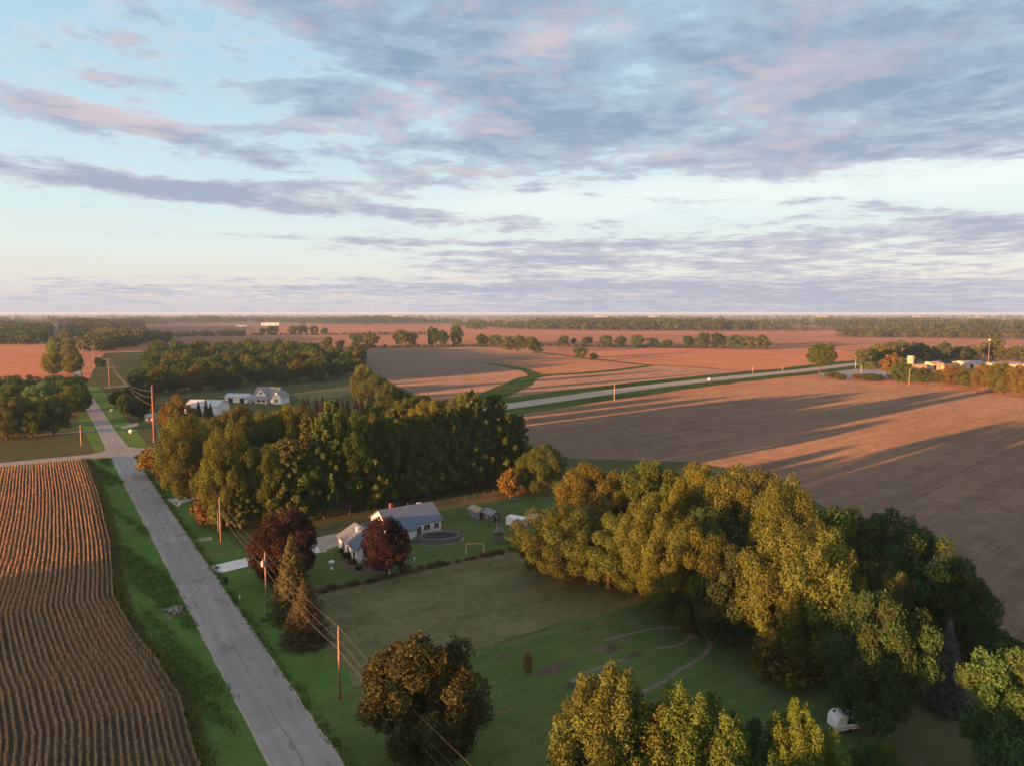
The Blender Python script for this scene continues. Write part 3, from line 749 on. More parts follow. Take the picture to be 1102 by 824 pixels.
# --- around the second house lot between pines and cross road
for a in [
 ('locust', 246, 566, 462, 72, 'gold', 'big golden tree in front of the roadside group, behind the leaning pole'),
 ('ash', 273, 560, 487, 50, 'olive', 'olive tree right of the big golden roadside tree'),
 ('pine', 259, 570, 508, 36, 'pine', 'dark pine at the road end of the dry strip'),
 ('bush', 236, 563, 528, 50, (.11, .085, .035), 'brown bush under the big golden roadside tree'),
 ('locust', 203, 536, 446, 66, 'gold', 'golden tree by the side road corner, next to the white driveway mouth'),
 ('bush', 172, 512, 482, 40, 'rust', 'rusty low tree at the road corner below the tall steel pole'),
 ('bush', 193, 522, 480, 44, 'orange', 'orange bush along the road between two wooden poles'),
 ('locust', 192, 478, 426, 36, 'rust', 'small round rust orange tree behind the corner of the cross road'),
 ('ash', 228, 512, 447, 56, 'green', 'green tree behind the golden one at the side road corner'),
 ('ash', 258, 492, 436, 50, 'mix', 'mixed olive tree in front of the metal roofed shed'),
 ('ash', 290, 500, 440, 60, 'green', 'green tree below the far white farmhouse'),
 ('locust', 318, 498, 434, 66, 'yellow', 'yellow green tree in front of the far white farmhouse'),
 ('ash', 300, 540, 474, 56, 'green', 'green tree behind the pines, right of the big golden roadside tree'),
 ('locust', 304, 556, 482, 56, 'olive', 'round olive tree at the gap with the red cart'),
 ('ash', 350, 512, 454, 66, 'dark', 'dark green tree behind the pine belt, left of the golden bushy one'),
 ('locust', 372, 508, 458, 46, 'gold', 'golden bushy tree in the middle behind the pine belt'),
 ('ash', 338, 526, 470, 48, 'green', 'green tree crowding the back of the pine belt'),
 ('ash', 396, 497, 446, 44, 'mix', 'olive tree behind the golden bushy one'),
 ('ash', 268, 520, 462, 44, 'deep', 'dark green tree hidden between the big golden tree and the olive one'),
]:
    plant(*a[:6], 'pine_tree' if a[0] == 'pine' else ('shrub' if a[0] == 'bush' else 'roadside_tree'), a[6], cat='shrub' if a[0] == 'bush' else 'tree', group='trees between the road and the pine belt')
# blue conifers behind the golden trees
for i, x in enumerate(np.linspace(326, 396, 11)):
    r_ = np.random.default_rng(i+500)
    plant('spruce', x+r_.normal()*1.5, 452+r_.normal()*1.5, 427+r_.normal()*2, 13, (.030, .042, .036), 'spruce_tree', f'blue green conifer in the clipped row beside the side lawn, {ORD[i]} from the farmhouse', group='conifer row beside the side lawn')
for i, (x, b, t_) in enumerate(((222, 450, 428), (227, 452, 433), (214, 448, 431))):
    plant('spruce', x, b, t_, 9, 'dark', 'spruce_tree', f'small dark conifer in front of the metal roofed shed, {ORD[i]} of three', group='conifers in front of the metal roofed shed')
# trees in line with the side lawn, up to the bean field
for i, a in enumerate([(386, 434, 396, 20, 'gold'), (402, 440, 402, 34, 'olive'), (418, 446, 413, 30, 'green'), (390, 424, 392, 20, 'yellow'), (432, 444, 420, 32, 'green'), (452, 448, 424, 34, 'mix'), (408, 456, 428, 34, 'green'), (424, 462, 430, 40, 'olive')]):
    plant('locust', *a[:4], a[4], 'shade_tree', f'tree on the edge of the bean field, {ORD[i]} from the side lawn', group='trees on the edge of the bean field')

# --- the wood behind the farmhouse, tree by tree
r_ = np.random.default_rng(77); spots = []
edge = lambda x: np.interp(x, [160, 178, 230, 320, 372, 392], [422, 424, 420, 414, 409, 404])
tries = 0
while len(spots) < 165 and tries < 30000:
    tries += 1
    # more spots at the front, where a single crown still shows
    px = r_.uniform(163, 388); e = edge(px); b = e-(e-379)*r_.random()**1.5
    p = G(px, b)
    if px > 345 and b < 386: continue
    if 262 < px < 312 and b > 417: continue
    if any((p[0]-q[0])**2+(p[1]-q[1])**2 < (9.5+.010*p[1])**2 for q in spots): continue
    spots.append(p)
fo_ = {}
for k_, p in enumerate(sorted([q for q in spots if q[1] < 545], key=lambda p: p[0]/p[1])): fo_[id(p)] = k_
for i, p in enumerate(sorted(spots, key=lambda p: p[1])):
    hgt = r_.uniform(12, 18.5); w = r_.uniform(12, 17)*(1+max(0, p[1]-550)/1500); c = r_.choice(['green', 'deep', 'olive', 'mix', 'gold', 'green', 'mix'], p=[.3, .2, .12, .13, .06, .12, .07])
    front = p[1] < 545
    plant_at('ash' if front else 'small', p, hgt, w, c, 'wood_tree', f'tree on the near edge of the wood behind the farmhouse, {ORD[fo_[id(p)]]} from the road' if front else 'green to olive tree inside the wood behind the farmhouse', group='near edge of the wood behind the farmhouse' if front else 'inner trees of the wood behind the farmhouse')
# --- left of the road, past the cross road
for i, a in enumerate([(8, 472, 425, 44, 'mix'), (34, 470, 430, 44, 'olive'), (58, 468, 424, 40, 'green'), (14, 448, 412, 44, 'green'), (48, 450, 411, 44, 'bright'), (76, 450, 414, 34, 'green'), (86, 444, 412, 24, 'deep'), (-10, 440, 408, 40, 'green'), (26, 432, 403, 40, 'dark'), (62, 432, 403, 40, 'dark'), (84, 424, 404, 24, 'dark'), (4, 427, 404, 40, 'dark'), (-14, 466, 428, 40, 'olive'), (72, 438, 408, 30, 'deep')]):
    plant('ash', *a[:4], tuple(np.array(COL[a[4]])*1.45), 'yard_tree', ['olive tree at the frame edge of the yard across the cross road', 'olive green tree nearest the cross road at the left yard', 'green tree of the left yard in front of the gravel lane', 'green tree behind the olive ones in the left yard', 'brightest green tree of the left yard', 'green tree of the left yard beside the road bend', 'dark tree of the left yard overhanging the road', 'green tree mostly cut by the frame behind the left yard', 'dark tree in the back row of the left yard, behind the plain green one', 'dark tree in the back row of the left yard, behind the brightest one', 'dark tree in the back row of the left yard, next to the road', 'dark tree in the back row of the left yard at its far end', 'olive tree cut by the frame edge in the left yard', 'deep green tree between the brightest one and the road'][i], group='trees of the yard left of the road')
rx = lambda y: np.interp(y, [345, 356, 380, 405, 440], [65.3, 73.6, 81, 92.5, 104.5])
GR_ = [(y, o) for y in (404, 397, 391, 386, 382, 378.5, 375.5) for o in (10, 25)]+[(y, 11) for y in (373, 371, 369, 367, 365.2, 363.6, 362, 360.6, 359.4, 358.2, 357.1, 356.1, 355.2, 354.4, 353.6)]
for i, (y, o) in enumerate(GR_):
    p = G(rx(y), y)-[o+2.0*math.sin(i*2.3), 0, 0]
    plant_at('ash' if i < 14 else 'small', p, 17.5+2.2*math.sin(i*1.9)+.12*i, 18 if i < 14 else 21, tuple(np.array(COL[['gold', 'yellow', 'olive'][i % 3]])*1.35), 'roadside_tree', f'golden tree in the row left of the far road, {ORD[i]} from the crossing', group='golden row left of the far road')
for i, (px, b, t_, w, c) in enumerate([(136, 448, 424, 24, 'deep'), (150, 452, 425, 26, 'dark'), (128, 438, 420, 22, 'green'), (158, 440, 416, 24, 'deep'), (146, 432, 412, 22, 'dark'), (108, 396, 384, 12, 'green'), (168, 425, 398, 26, 'olive'), (150, 418, 396, 22, 'deep')]):
    plant('ash', px, b, t_, w, c, 'roadside_tree', f'dark yard tree behind the tall steel pole, {ORD[i]} of its clump', group='dark clump right of the far road')
wc_ = {}
for i, y in enumerate((379, 376.5, 374, 371.5, 369.5, 367.5, 365.6, 364, 362.5, 361, 359.7, 358.5, 357.3, 356.3, 355.3, 354.5, 353.7, 353)):
    plant_at('small', G(rx(y), y)+[15+4*math.sin(i*1.7), 0, 0], 15+i*.3, 19, ['deep', 'green', 'mix'][i % 3], 'roadside_tree', f'dark green tree right of the far road, {ORD[i]} past the poles', group='dark trees right of the far road')
# --- field trees and hedgerow trees beyond the bean field
for a in [(352, 374.5, 363, 13, 'mix'), (366, 374.5, 366, 11, 'bronze'), (384, 375, 359, 15, 'deep'), (398, 375, 358, 18, 'mix'), (431, 374.5, 354, 15, 'green'), (443, 374, 358, 13, 'mix'), (466, 373.5, 353, 15, 'green'), (477, 373.5, 355, 15, 'deep'), (491, 373, 350, 14, 'green'),
          (519, 373, 360, 15, 'deep'), (533, 373, 360, 19, 'green'), (547, 377, 362, 18, 'mix'), (560, 378.5, 362, 17, 'olive'), (573, 380, 362, 17, 'green'), (579, 380, 370, 14, 'olive'), (606, 371.5, 362, 13, 'deep'), (617, 371, 364, 7, 'dark'), (625, 386, 373.5, 16, 'green'), (639, 388, 380, 11, 'deep'),
          (632, 372, 362, 12, 'dark'), (652, 373, 361, 14, 'green'), (668, 373, 362, 13, 'deep'), (686, 373.5, 360, 14, 'green'), (702, 373.5, 364, 15, 'deep'), (717, 374, 366, 14, 'green'),
          (741, 374.5, 361, 15, 'deep'), (757, 375, 358, 18, 'deep'), (773, 375, 359, 17, 'dark'), (790, 376, 360, 16, 'green'), (805, 376, 362, 16, 'olive'), (821, 376.5, 361, 16, 'mix'),
          (283, 360.5, 353, 9, 'deep'), (294, 360.5, 351, 14, 'dark'), (315, 360.5, 351, 11, 'mix'), (325, 360.5, 350, 12, 'deep'), (338, 360.5, 351, 10, 'dark'), (349, 360.5, 353, 8, 'deep')]:
    i = _pi.get('small', 0)
    where = 'on the hedgerow behind the bean field' if a[0] < 500 and a[1] > 365 else ('below the hedgerow at the bean field' if a[0] < 585 and a[1] > 365 else ('in the grassy corner of the bean field' if 620 < a[0] < 645 and a[1] > 380 else ('in the hedgerow behind the warm coloured field' if a[1] > 365 else 'in the far tree line crossing the red field')))
    wc_[where] = wc_.get(where, -1)+1
    plant('small', *a[:4], a[4], 'field_tree', f'dark tree {where}, {ORD[wc_[where]]} from the left', group='field trees '+where)
plant('lone', 882, 406, 371, 33, 'mix', 'field_tree', 'lone round tree standing by the highway before the farm')
plant('small', 895, 379, 369, 8, 'mix', 'field_tree', 'small tree in the field behind the lone round tree')
# --- the farm on the right
FG = 'trees around the orange farm buildings'
FT = [(932, 397, 376, 26, 'green'), (944, 395, 372, 22, 'deep'), (953, 397, 370, 26, 'olive'), (966, 394, 367, 24, 'deep'), (961, 408, 382, 24, 'rust'), (985, 391, 368, 24, 'dark'), (998, 391, 372, 20, 'olive'), (1014, 392, 369, 18, 'deep'), (1030, 391, 373, 22, 'dark'), (1046, 390, 372, 24, 'olive'), (1068, 388, 365, 22, 'olive'), (1085, 390, 374, 28, 'mix'), (1102, 388, 372, 26, 'mix'),
      (971, 412, 389, 26, 'green'), (992, 413, 396, 26, 'olive'), (1012, 414, 398, 22, 'mix'), (1024, 415, 392, 26, 'rust'), (1040, 417, 397, 28, 'olive'), (1058, 420, 392, 28, 'rust'), (1077, 423, 389, 32, 'gold'), (1096, 426, 393, 32, 'rust'), (1112, 428, 394, 32, 'rust'),
      (938, 410, 402, 26, 'olive'), (925, 409, 402, 18, 'rust'), (896, 407, 400, 18, 'gold'), (905, 409, 402, 12, 'olive')]
for i, a in enumerate(FT):
    fl = i < 13
    plant('small' if fl else 'ash', *a[:4], a[4], 'farm_tree', f'green tree behind the orange farm buildings, {ORD[i]} from the highway' if fl else (f'low roadside bush by the paved yard, {ORD[i-22]} of four' if i >= 22 else f'autumn coloured tree along the near side of the farm, {ORD[i-13]} from the highway'), group=FG+(' behind' if fl else (' roadside' if i >= 22 else ' near side')))
print('TREES', n_trees)

# --- woods too far off to count: one object each
def far_wood(name, label, spots, seed, hgt=(10, 16), nq=70, cols='deep', gaps=0):
    r = np.random.default_rng(seed); Vs, Ts, Ns, Ss = [], [], [], []
    for p in spots:
        g_ = math.sin(p[0]*.0061+seed)+math.sin(p[1]*.0047+p[0]*.0023+2*seed)+.7*math.sin(p[0]*.017+p[1]*.011)
        if gaps and g_ < gaps-1.1: continue
        h = r.uniform(*hgt)*(1+.16*g_); w = r.uniform(.85, 1.35)*h*.5; d = sphere(nq, r); rr = r.random(nq)**.35
        c = np.array([p[0], p[1], h*.52])+d*rr[:, None]*np.array([w, w, h*.5])
        Vs.append(c); Ns.append(unit(d+[0, 0, .3]+r.normal(size=(nq, 3))*.6)); Ts.append(np.clip(.45+r.normal()*.28+r.normal(size=nq)*.12, 0, 1)); Ss.append(h*.085*(.6+.9*r.random(nq)))
    Cs, Ns, Ts, Ss = map(np.concatenate, (Vs, Ns, Ts, Ss))
    V, F = quads(Cs, Ns, Ss, r.uniform(.5, .9, len(Cs)), r)
    o = obj(name, mesh_np(name, V, F, (M['leaf'],), tint=Ts), color=COL[cols] if isinstance(cols, str) else cols)
    return tag(o, label, 'wood', None, 'stuff')
def scatter(poly, spacing, seed):
    P = np.array([G(*p)[:2] for p in poly]); r = np.random.default_rng(seed); lo, hi = P.min(0), P.max(0)
    n = int((hi-lo).prod()/spacing**2); Q = lo+(hi-lo)*r.random((n, 2)); ins = np.zeros(n, bool); k = len(P)
    for i in range(k):
        a, b = P[i], P[(i+1) % k]
        c = ((a[1] > Q[:, 1]) != (b[1] > Q[:, 1])) & (Q[:, 0] < (b[0]-a[0])*(Q[:, 1]-a[1])/(b[1]-a[1]+1e-12)+a[0]); ins ^= c
    return Q[ins]
far_wood('wood', 'dark wood behind the left field, left of the far road', scatter([(-80, 371), (46, 371), (50, 366), (54, 352), (-80, 352)], 13, 1), 1, (17, 25), cols=(.044, .068, .020))
far_wood('wood', 'olive wood right of the far road in front of the red field', scatter([(98, 372), (140, 371), (182, 369), (180, 364), (104, 366)], 12, 2), 2, (16, 22), cols=(.075, .092, .024))
far_wood('wood', 'dark wood behind the olive one, right of the far road', scatter([(76, 364), (160, 362), (150, 352), (66, 352)], 16, 3), 3, (17, 25), cols=(.05, .058, .022))
far_wood('tree_line', 'scattered tree line along the red field right of the far road', scatter([(183, 364), (262, 362), (262, 361), (183, 362)], 14, 4), 4, (8, 14), cols=(.05, .06, .022))
far_wood('wood', 'long wooded belt below the skyline on the right', scatter([(500, 355.2), (700, 356.5), (900, 357), (1120, 360), (1300, 364), (1300, 355), (1000, 351), (700, 348.6), (480, 348.6)], 24, 5), 5, (18, 29), nq=46, cols=(.050, .070, .024), gaps=.75)
far_wood('wood', 'wooded belt at the skyline on the left', scatter([(-100, 350.5), (60, 350.5), (240, 350), (420, 349), (500, 348.6), (480, 346.2), (-100, 346.6)], 36, 6), 6, (18, 30), nq=34, cols=(.046, .064, .024), gaps=.6)
far_wood('wood', 'faint far woods along the whole skyline', scatter([(-100, 345.2), (1250, 345.6), (1250, 343.2), (-100, 343.2)], 90, 7), 7, (20, 32), nq=24, cols=(.046, .062, .026), gaps=.9)
far_wood('wood', 'faintest woods at the horizon', scatter([(-100, 342.4), (1250, 342.4), (1250, 340.6), (-100, 340.6)], 330, 8), 8, (18, 30), nq=16, cols=(.050, .056, .026), gaps=.9)
far_wood('tree_line', 'tree line in the red field behind the farm on the right', scatter([(900, 363.2), (1000, 364), (1130, 366), (1130, 364.8), (1000, 363), (900, 362.4)], 14, 9), 9, (9, 16), cols=(.055, .07, .022))
for i_, (ln, sp_, hg, lb) in enumerate((
  ([(335, 375), (600, 373.4), (600, 372.8), (335, 374.4)], 5, (1.5, 5), 'scrubby hedge along the far side of the bean field'),
  ([(600, 373.6), (835, 376.6), (835, 375.9), (600, 373)], 5, (2, 6), 'scrubby hedge between the two warm coloured fields'),
  ([(270, 361.2), (480, 360.4), (480, 360), (270, 360.6)], 9, (2, 7), 'thin hedge across the far red field'),
  ([(560, 352.6), (640, 353), (640, 352.2), (560, 352)], 12, (10, 18), 'pale tree row in front of the long wooded belt'),
  ([(100, 381), (118, 379), (160, 371), (98, 371)], 11, (10, 17), 'green thicket between the far road and the wood'),
  ([(900, 358.2), (1010, 359), (1150, 361), (1150, 359.4), (1010, 357.6), (900, 357)], 16, (12, 20), 'tree belt below the pale fields on the right'),
  ([(1030, 352.2), (1110, 353.4), (1200, 355), (1200, 352), (1110, 351), (1030, 350.5)], 22, (16, 26), 'wood on the right below the skyline'))):
    far_wood('tree_line', lb, scatter(ln, sp_, 20+i_), 20+i_, hg, nq=60, cols=(.050, .066, .022))
# unseen woods, placed and sized to shade lawn, road, maize and right-hand trees
r_ = np.random.default_rng(5); ss = []; ss2 = []; ss3 = []; ss4 = []
for n_ in np.arange(-400, 150, 3.2):
    for k in range(4):
        s_ = (-205 if n_ < -24 else -75)-k*7+r_.normal()*2.5; (ss3 if n_ > -24 else ss4 if n_ > -68 else ss if n_ > -152 else ss2).append((s_*.78+n_*.626, s_*.626-n_*.78))
far_wood('wood', 'unseen wood left behind the viewpoint, dark against the evening sun', ss, 11, (14, 17.6), nq=170, cols=(.045, .055, .02))
far_wood('wood', 'tall unseen wood behind the viewpoint on the right, placed for its shade', ss3, 13, (18, 23), nq=190, cols=(.045, .055, .02))
far_wood('wood', 'unseen wood behind the viewpoint in the middle, raised to shade the lawn', ss4, 14, (17, 19.5), nq=190, cols=(.045, .055, .02))
far_wood('wood', 'lower unseen wood beyond the maize, outside the left edge of the view', ss2, 12, (5.5, 9.5), nq=120, cols=(.045, .055, .02))

# ------------------------------------------------------------------ maize field (rows follow the road, bending a little)
def corn_off(a):
    return np.interp(a, [60, 83, 95, 108, 115, 123, 137, 151, 170, 204, 226, 278], [11.9, 11.9, 12.4, 11.3, 10.2, 9.4, 8.3, 9.3, 10.2, 10.9, 11.1, 10.9])
def cornmat():
    m = bpy.data.materials.new('maize_leaves'); m.use_nodes = True; t = m.node_tree; N.tree = t
    b = t.nodes['Principled BSDF']
    at = t.nodes.new('ShaderNodeAttribute'); at.attribute_name = 'tint'
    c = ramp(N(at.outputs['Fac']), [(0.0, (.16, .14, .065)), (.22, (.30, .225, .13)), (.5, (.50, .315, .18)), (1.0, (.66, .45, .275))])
    p = pos(); g = sstep(noise(p, .035, 4, .6), .48, .66)
    c = mixc(g*.45, c, (.30, .24, .14))
    t.links.new(c.s, b.inputs['Base Color']); b.inputs['Roughness'].default_value = .9; b.inputs['Specular IOR Level'].default_value = .05
    tr = t.nodes.new('ShaderNodeBsdfTranslucent'); mx = t.nodes.new('ShaderNodeMixShader'); mx.inputs[0].default_value = .45
    t.links.new(c.s, tr.inputs['Color']); t.links.new(b.outputs[0], mx.inputs[1]); t.links.new(tr.outputs[0], mx.inputs[2])
    t.links.new(mx.outputs[0], t.nodes['Material Output'].inputs['Surface'])
    return m
def build_corn():
    r = np.random.default_rng(21); P = []
    for i in range(0, 330):
        a = np.arange(62, 276.5, .24); a = a+r.uniform(-.08, .08, len(a))
        wander = np.interp(a, np.arange(60, 285, 12), r.normal(size=19)*.05)
        q = corn_off(a)*np.exp(-i/420)+(1-np.exp(-i/420))*10.4-i*.762+wander+r.normal(size=len(a))*.035
        x = .832*q-.555*a; y = .555*q+.832*a
        Z = y*cp+H*sp; u = x/Z; v = (H*cp-y*sp)/Z
        edge = 276.5-2.5*(i > 3)-np.clip(i-60, 0, 200)*.03
        k = (u > -.80) & (v < .60) & (a < edge) & (r.random(len(a)) > (.10 if i < 4 else .03))
        if k.any(): P.append(np.stack([x[k], y[k], np.full(k.sum(), i), a[k]], 1))
    P = np.concatenate(P); n = len(P)
    vig = .5+.5*np.sin(P[:, 0]*.11)*np.sin(P[:, 1]*.083)
    h = r.normal(2.15, .16, n)*(1-.10*vig*r.random(n)); h[P[:, 2] < 2] *= .86
    Cs, Ts, D, U = [], [], [], []
    base = np.c_[P[:, :2], np.zeros(n)]
    for k in range(7):
        th = r.random(n)*6.283; lean = r.uniform(.10, .25, n); z0 = h*r.uniform(.55, 1.02, n)
        d = np.stack([np.cos(th), np.sin(th), np.zeros(n)], 1)
        root = base+np.c_[np.zeros(n), np.zeros(n), z0-.28]; mid = root+d*lean[:, None]*.55+np.c_[np.zeros(n), np.zeros(n), np.full(n, .25)]; tip = root+d*lean[:, None]*1.25+np.c_[np.zeros(n), np.zeros(n), r.uniform(-.25, .2, n)]
        ph = r.uniform(-1.2, 1.2, n)[:, None]; s = (np.cross(d, [0, 0, 1])*np.cos(ph)+np.array([0, 0, 1.])*np.sin(ph))*r.uniform(.045, .09, n)[:, None]
        V = np.stack([root, mid+s, tip, mid-s], 1); Cs.append(V)
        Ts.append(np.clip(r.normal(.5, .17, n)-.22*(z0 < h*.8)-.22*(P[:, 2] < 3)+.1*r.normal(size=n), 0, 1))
    # stalks, seen as thin upright blades, and tassels
    w = .05; th = r.random(n)*3.14; s = np.stack([np.cos(th)*w, np.sin(th)*w, np.zeros(n)], 1); top = base+np.c_[r.normal(size=(n, 2))*.06, h+.12]
    Cs.append(np.stack([base-s, base+s, top+s*.4, top-s*.4], 1)); Ts.append(np.clip(r.normal(.55, .15, n), 0, 1))
    V = np.concatenate(Cs).reshape(-1, 3); F = np.arange(len(V)).reshape(-1, 4)
    print('CORN', n, len(F))
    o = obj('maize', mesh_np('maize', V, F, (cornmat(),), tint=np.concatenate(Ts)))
    tag(o, 'dry brown maize standing in rows left of the road', 'maize', None, 'stuff')
    aa = np.arange(56, 277, 3.)
    sheet('maize_soil', [QA(corn_off(a)+.4, a) for a in aa]+[QA(-280, 277), QA(-280, 56)], .045, M['soil'])
build_corn()
# weeds and long grass along the field edge and in the verge
def tufts(name, label, pts, h, per, seed, cols, spread=.35):
    r = np.random.default_rng(seed); n = len(pts)*per
    c = np.repeat(np.asarray(pts), per, 0)[:, :2]+r.normal(size=(n, 2))*spread
    hh = np.repeat(r.uniform(h[0], h[1], len(pts)), per)*r.uniform(.6, 1.1, n); th = r.random(n)*6.283
    d = np.stack([np.cos(th), np.sin(th), np.zeros(n)], 1); s = np.cross(d, [0, 0, 1])*(.05+.03*r.random((n, 1)))
    b = np.c_[c, np.full(n, .03)]; mid = b+d*hh[:, None]*.15+np.c_[np.zeros((n, 2)), hh*.6]; tip = b+d*hh[:, None]*.5+np.c_[np.zeros((n, 2)), hh]
    V = np.stack([b, mid+s, tip, mid-s], 1).reshape(-1, 3)
    o = obj(name, mesh_np(name, V, np.arange(len(V)).reshape(-1, 4), (M['leaf'],), tint=np.clip(np.repeat(r.normal(.5, .2, len(pts)), per)+r.normal(size=n)*.12, 0, 1)), color=cols)
    return tag(o, label, 'grass', None, 'stuff')
r_ = np.random.default_rng(31)
aa = r_.uniform(60, 277, 2600); tufts('weeds', 'tall weeds and grass along the edge of the maize', [QA(corn_off(a)+.5+abs(r_.normal())*.7, a) for a in aa], (.5, 1.3), 7, 1, (.13, .14, .045))
aa = r_.uniform(60, 280, 5200); qq = r_.uniform(12.3, 18.4, 5200); kk = np.sin(aa*.13+qq*.5)+np.sin(aa*.043+2)+.5*np.sin(qq*1.9+aa*.31) > .35
tufts('long_grass', 'longer grass in the left verge of the road', [QA(q, a) for q, a, k in zip(qq, aa, kk) if k], (.2, .55), 8, 2, (.085, .145, .034), .5)
aa = r_.uniform(60, 278, 1500); tufts('long_grass', 'grass fringe along the right edge of the road', [QA(25.9+abs(r_.normal())*.6, a) for a in aa], (.12, .32), 7, 3, (.08, .125, .034), .3)

r_ = np.random.default_rng(33); P_ = []
while len(P_) < 5000:
    q, a = r_.uniform(30, 96), r_.uniform(70, 123)
    g = QA(q, a); u_ = g[0]/(g[1]*cp+H*sp)*764+551; v_ = (H*cp-g[1]*sp)/(g[1]*cp+H*sp)*764+412
    if v_ < np.interp(u_, [262, 345, 420, 500, 600, 703], [660, 752, 731, 702, 672, 646]) and v_ > 590 and math.sin(g[0]*.35+g[1]*.1)+math.sin(g[1]*.23-g[0]*.12)+r_.normal()*.8 > -.2: P_.append(g)
tufts('meadow_grass', 'uncut olive and straw coloured grass of the meadow', P_, (.06, .18), 5, 4, (.19, .175, .08), .3)
# ------------------------------------------------------------------ poles and wires
def pole(px, base, top, label, name='utility_pole', rad=.15, arm=None, mat='wood', q=None, transformer=False, cat='utility pole', group='wooden poles along the main road', lean=(0, 0)):
    p = G(px, base); h = height_at(p, top)
    t = thing(name, label, cat, (p[0], p[1], .02), ROT_A, group)
    MB().tube([(0, 0, -.3), (lean[0]*.5, lean[1]*.5, h*.5), (lean[0], lean[1], h)], [rad*1.15, rad, rad*.72], M[mat], 9).build('shaft', t, smooth=True)
    mb = MB().tube([(0, 0, h), (0, 0, h+.32)], [.05, .04], M['metal'], 6); mb.build('insulator', t)
    if arm:
        mb = MB().box(-arm, arm, -.06, .06, h-.75, h-.60, M['wood']); mb.build('crossarm', t)
        for s in (-arm*.9, arm*.9): MB().tube([(s, 0, h-.6), (s, 0, h-.3)], [.05, .06], M['metal'], 6).build('insulator', t)
    if transformer:
        tr = MB().tube([(-.42, 0, h-2.3), (-.42, 0, h-2.2), (-.42, 0, h-1.35), (-.42, 0, h-1.28)], [.22, .27, .27, .2], M['metal'], 10).build('transformer', t)
        MB().tube([(-.42, 0, h-1.28), (-.42, 0, h-1.05)], [.05, .05], M['white'], 6).build('bushing', tr)
    return p, h, t
pl = []
pl.append((QA(30.4, 44), 9.8, None))
pl.append(pole(366, 752, 676, 'wooden pole nearest the round bronze tree, standing on the open lawn'))
pl.append(pole(287, 652, 595, 'wooden pole with a transformer in front of the spruces', transformer=True))
pl.append(pole(238, 587, 536, 'wooden pole between the white driveway and the big golden tree'))
pl.append(pole(206, 535, 499, 'wooden pole at the mouth of the second white driveway'))
pl.append(pole(184, 507, 477, 'wooden pole with a white box in front of the rusty bushes', transformer=True))
MB_ = None
for i in range(len(pl)):
    t = pl[i][2]
    if t is not None:
        g = MB().tube([(0, 0, pl[i][1]-1.6), (.09, 0, pl[i][1]-1.6)], .07, M['metal'], 6); g.build('bracket', t)
# a second thin pole beside the third one
pole(235, 574, 551, 'thin dark pole right next to the wooden pole by the big golden tree', rad=.10, group=None)
tall = pole(166.5, 476, 415, 'tall rust brown steel pole at the crossing', rad=.42, mat='rust', group=None)
MB().box(-.5, .5, -.35, .35, .02, 1.4, M['metal']).build('base_box', tall[2])
far_p = []
for i, (px, b, tp) in enumerate(((118, 418, 386), (101, 397, 372), (89.5, 386, 366), (82, 378, 362))):
    far_p.append(pole(px, b, tp, f'dark pole with crossarm along the far road, {ORD[i]} past the tall steel one', rad=.24, arm=1.6, group='poles along the far road'))
def wire(pts, label, rad=.012, sag=.02, group='wires along the main road'):
    L = []
    for i in range(len(pts)-1):
        a, b = np.array(pts[i]), np.array(pts[i+1]); d = np.linalg.norm(b-a)
        for k in range(10 if i < len(pts)-2 else 11):
            t = k/10; p = a+(b-a)*t; p[2] -= 4*sag*d*t*(1-t); L.append(p)
    V, F = tube_np(L, rad, 4)
    return tag(obj('overhead_wire', mesh_np('overhead_wire', V, F, (M['wire'],))), label, 'wire', group)
up = lambda k, dz, dq=0.0: (pl[k][0][0]+.832*dq, pl[k][0][1]+.555*dq, pl[k][1]+dz)
wire([up(k, .3) for k in range(6)]+[tuple(tall[0][:2])+(12.0,)], 'topmost wire along the row of wooden poles')
wire([up(k, -1.6, .12) for k in range(6)]+[tuple(tall[0][:2])+(10.2,)], 'middle wire along the row of wooden poles')
wire([up(k, -2.6, -.17) for k in range(6)]+[tuple(tall[0][:2])+(9.0,)], 'lowest and thickest wire along the row of wooden poles', .018)
h1 = MB()
house_drop = G(404, 560)
wire([up(2, -1.9), (QA(55, 143)[0], QA(55, 143)[1], 4.6)], 'service wire from the transformer pole to the small white house', .022, .03, None)
for k, (dz, dq) in enumerate(((-2.0, -.4), (-4.6, -.4), (-7.5, -.4))):
    pts = [(tall[0][0]+.832*dq, tall[0][1]+.555*dq, tall[1]+dz)]
    for j, f in enumerate(far_p): pts.append((f[0][0]+.832*(-1.45+1.45*k), f[0][1]+.555*(-1.45+1.45*k), f[1]-.3+.3*(k == 1)))
    wire(pts, ('upper', 'middle', 'lower')[k]+' wire slung from the tall steel pole to the far road', .045, .022, 'wires along the far road')
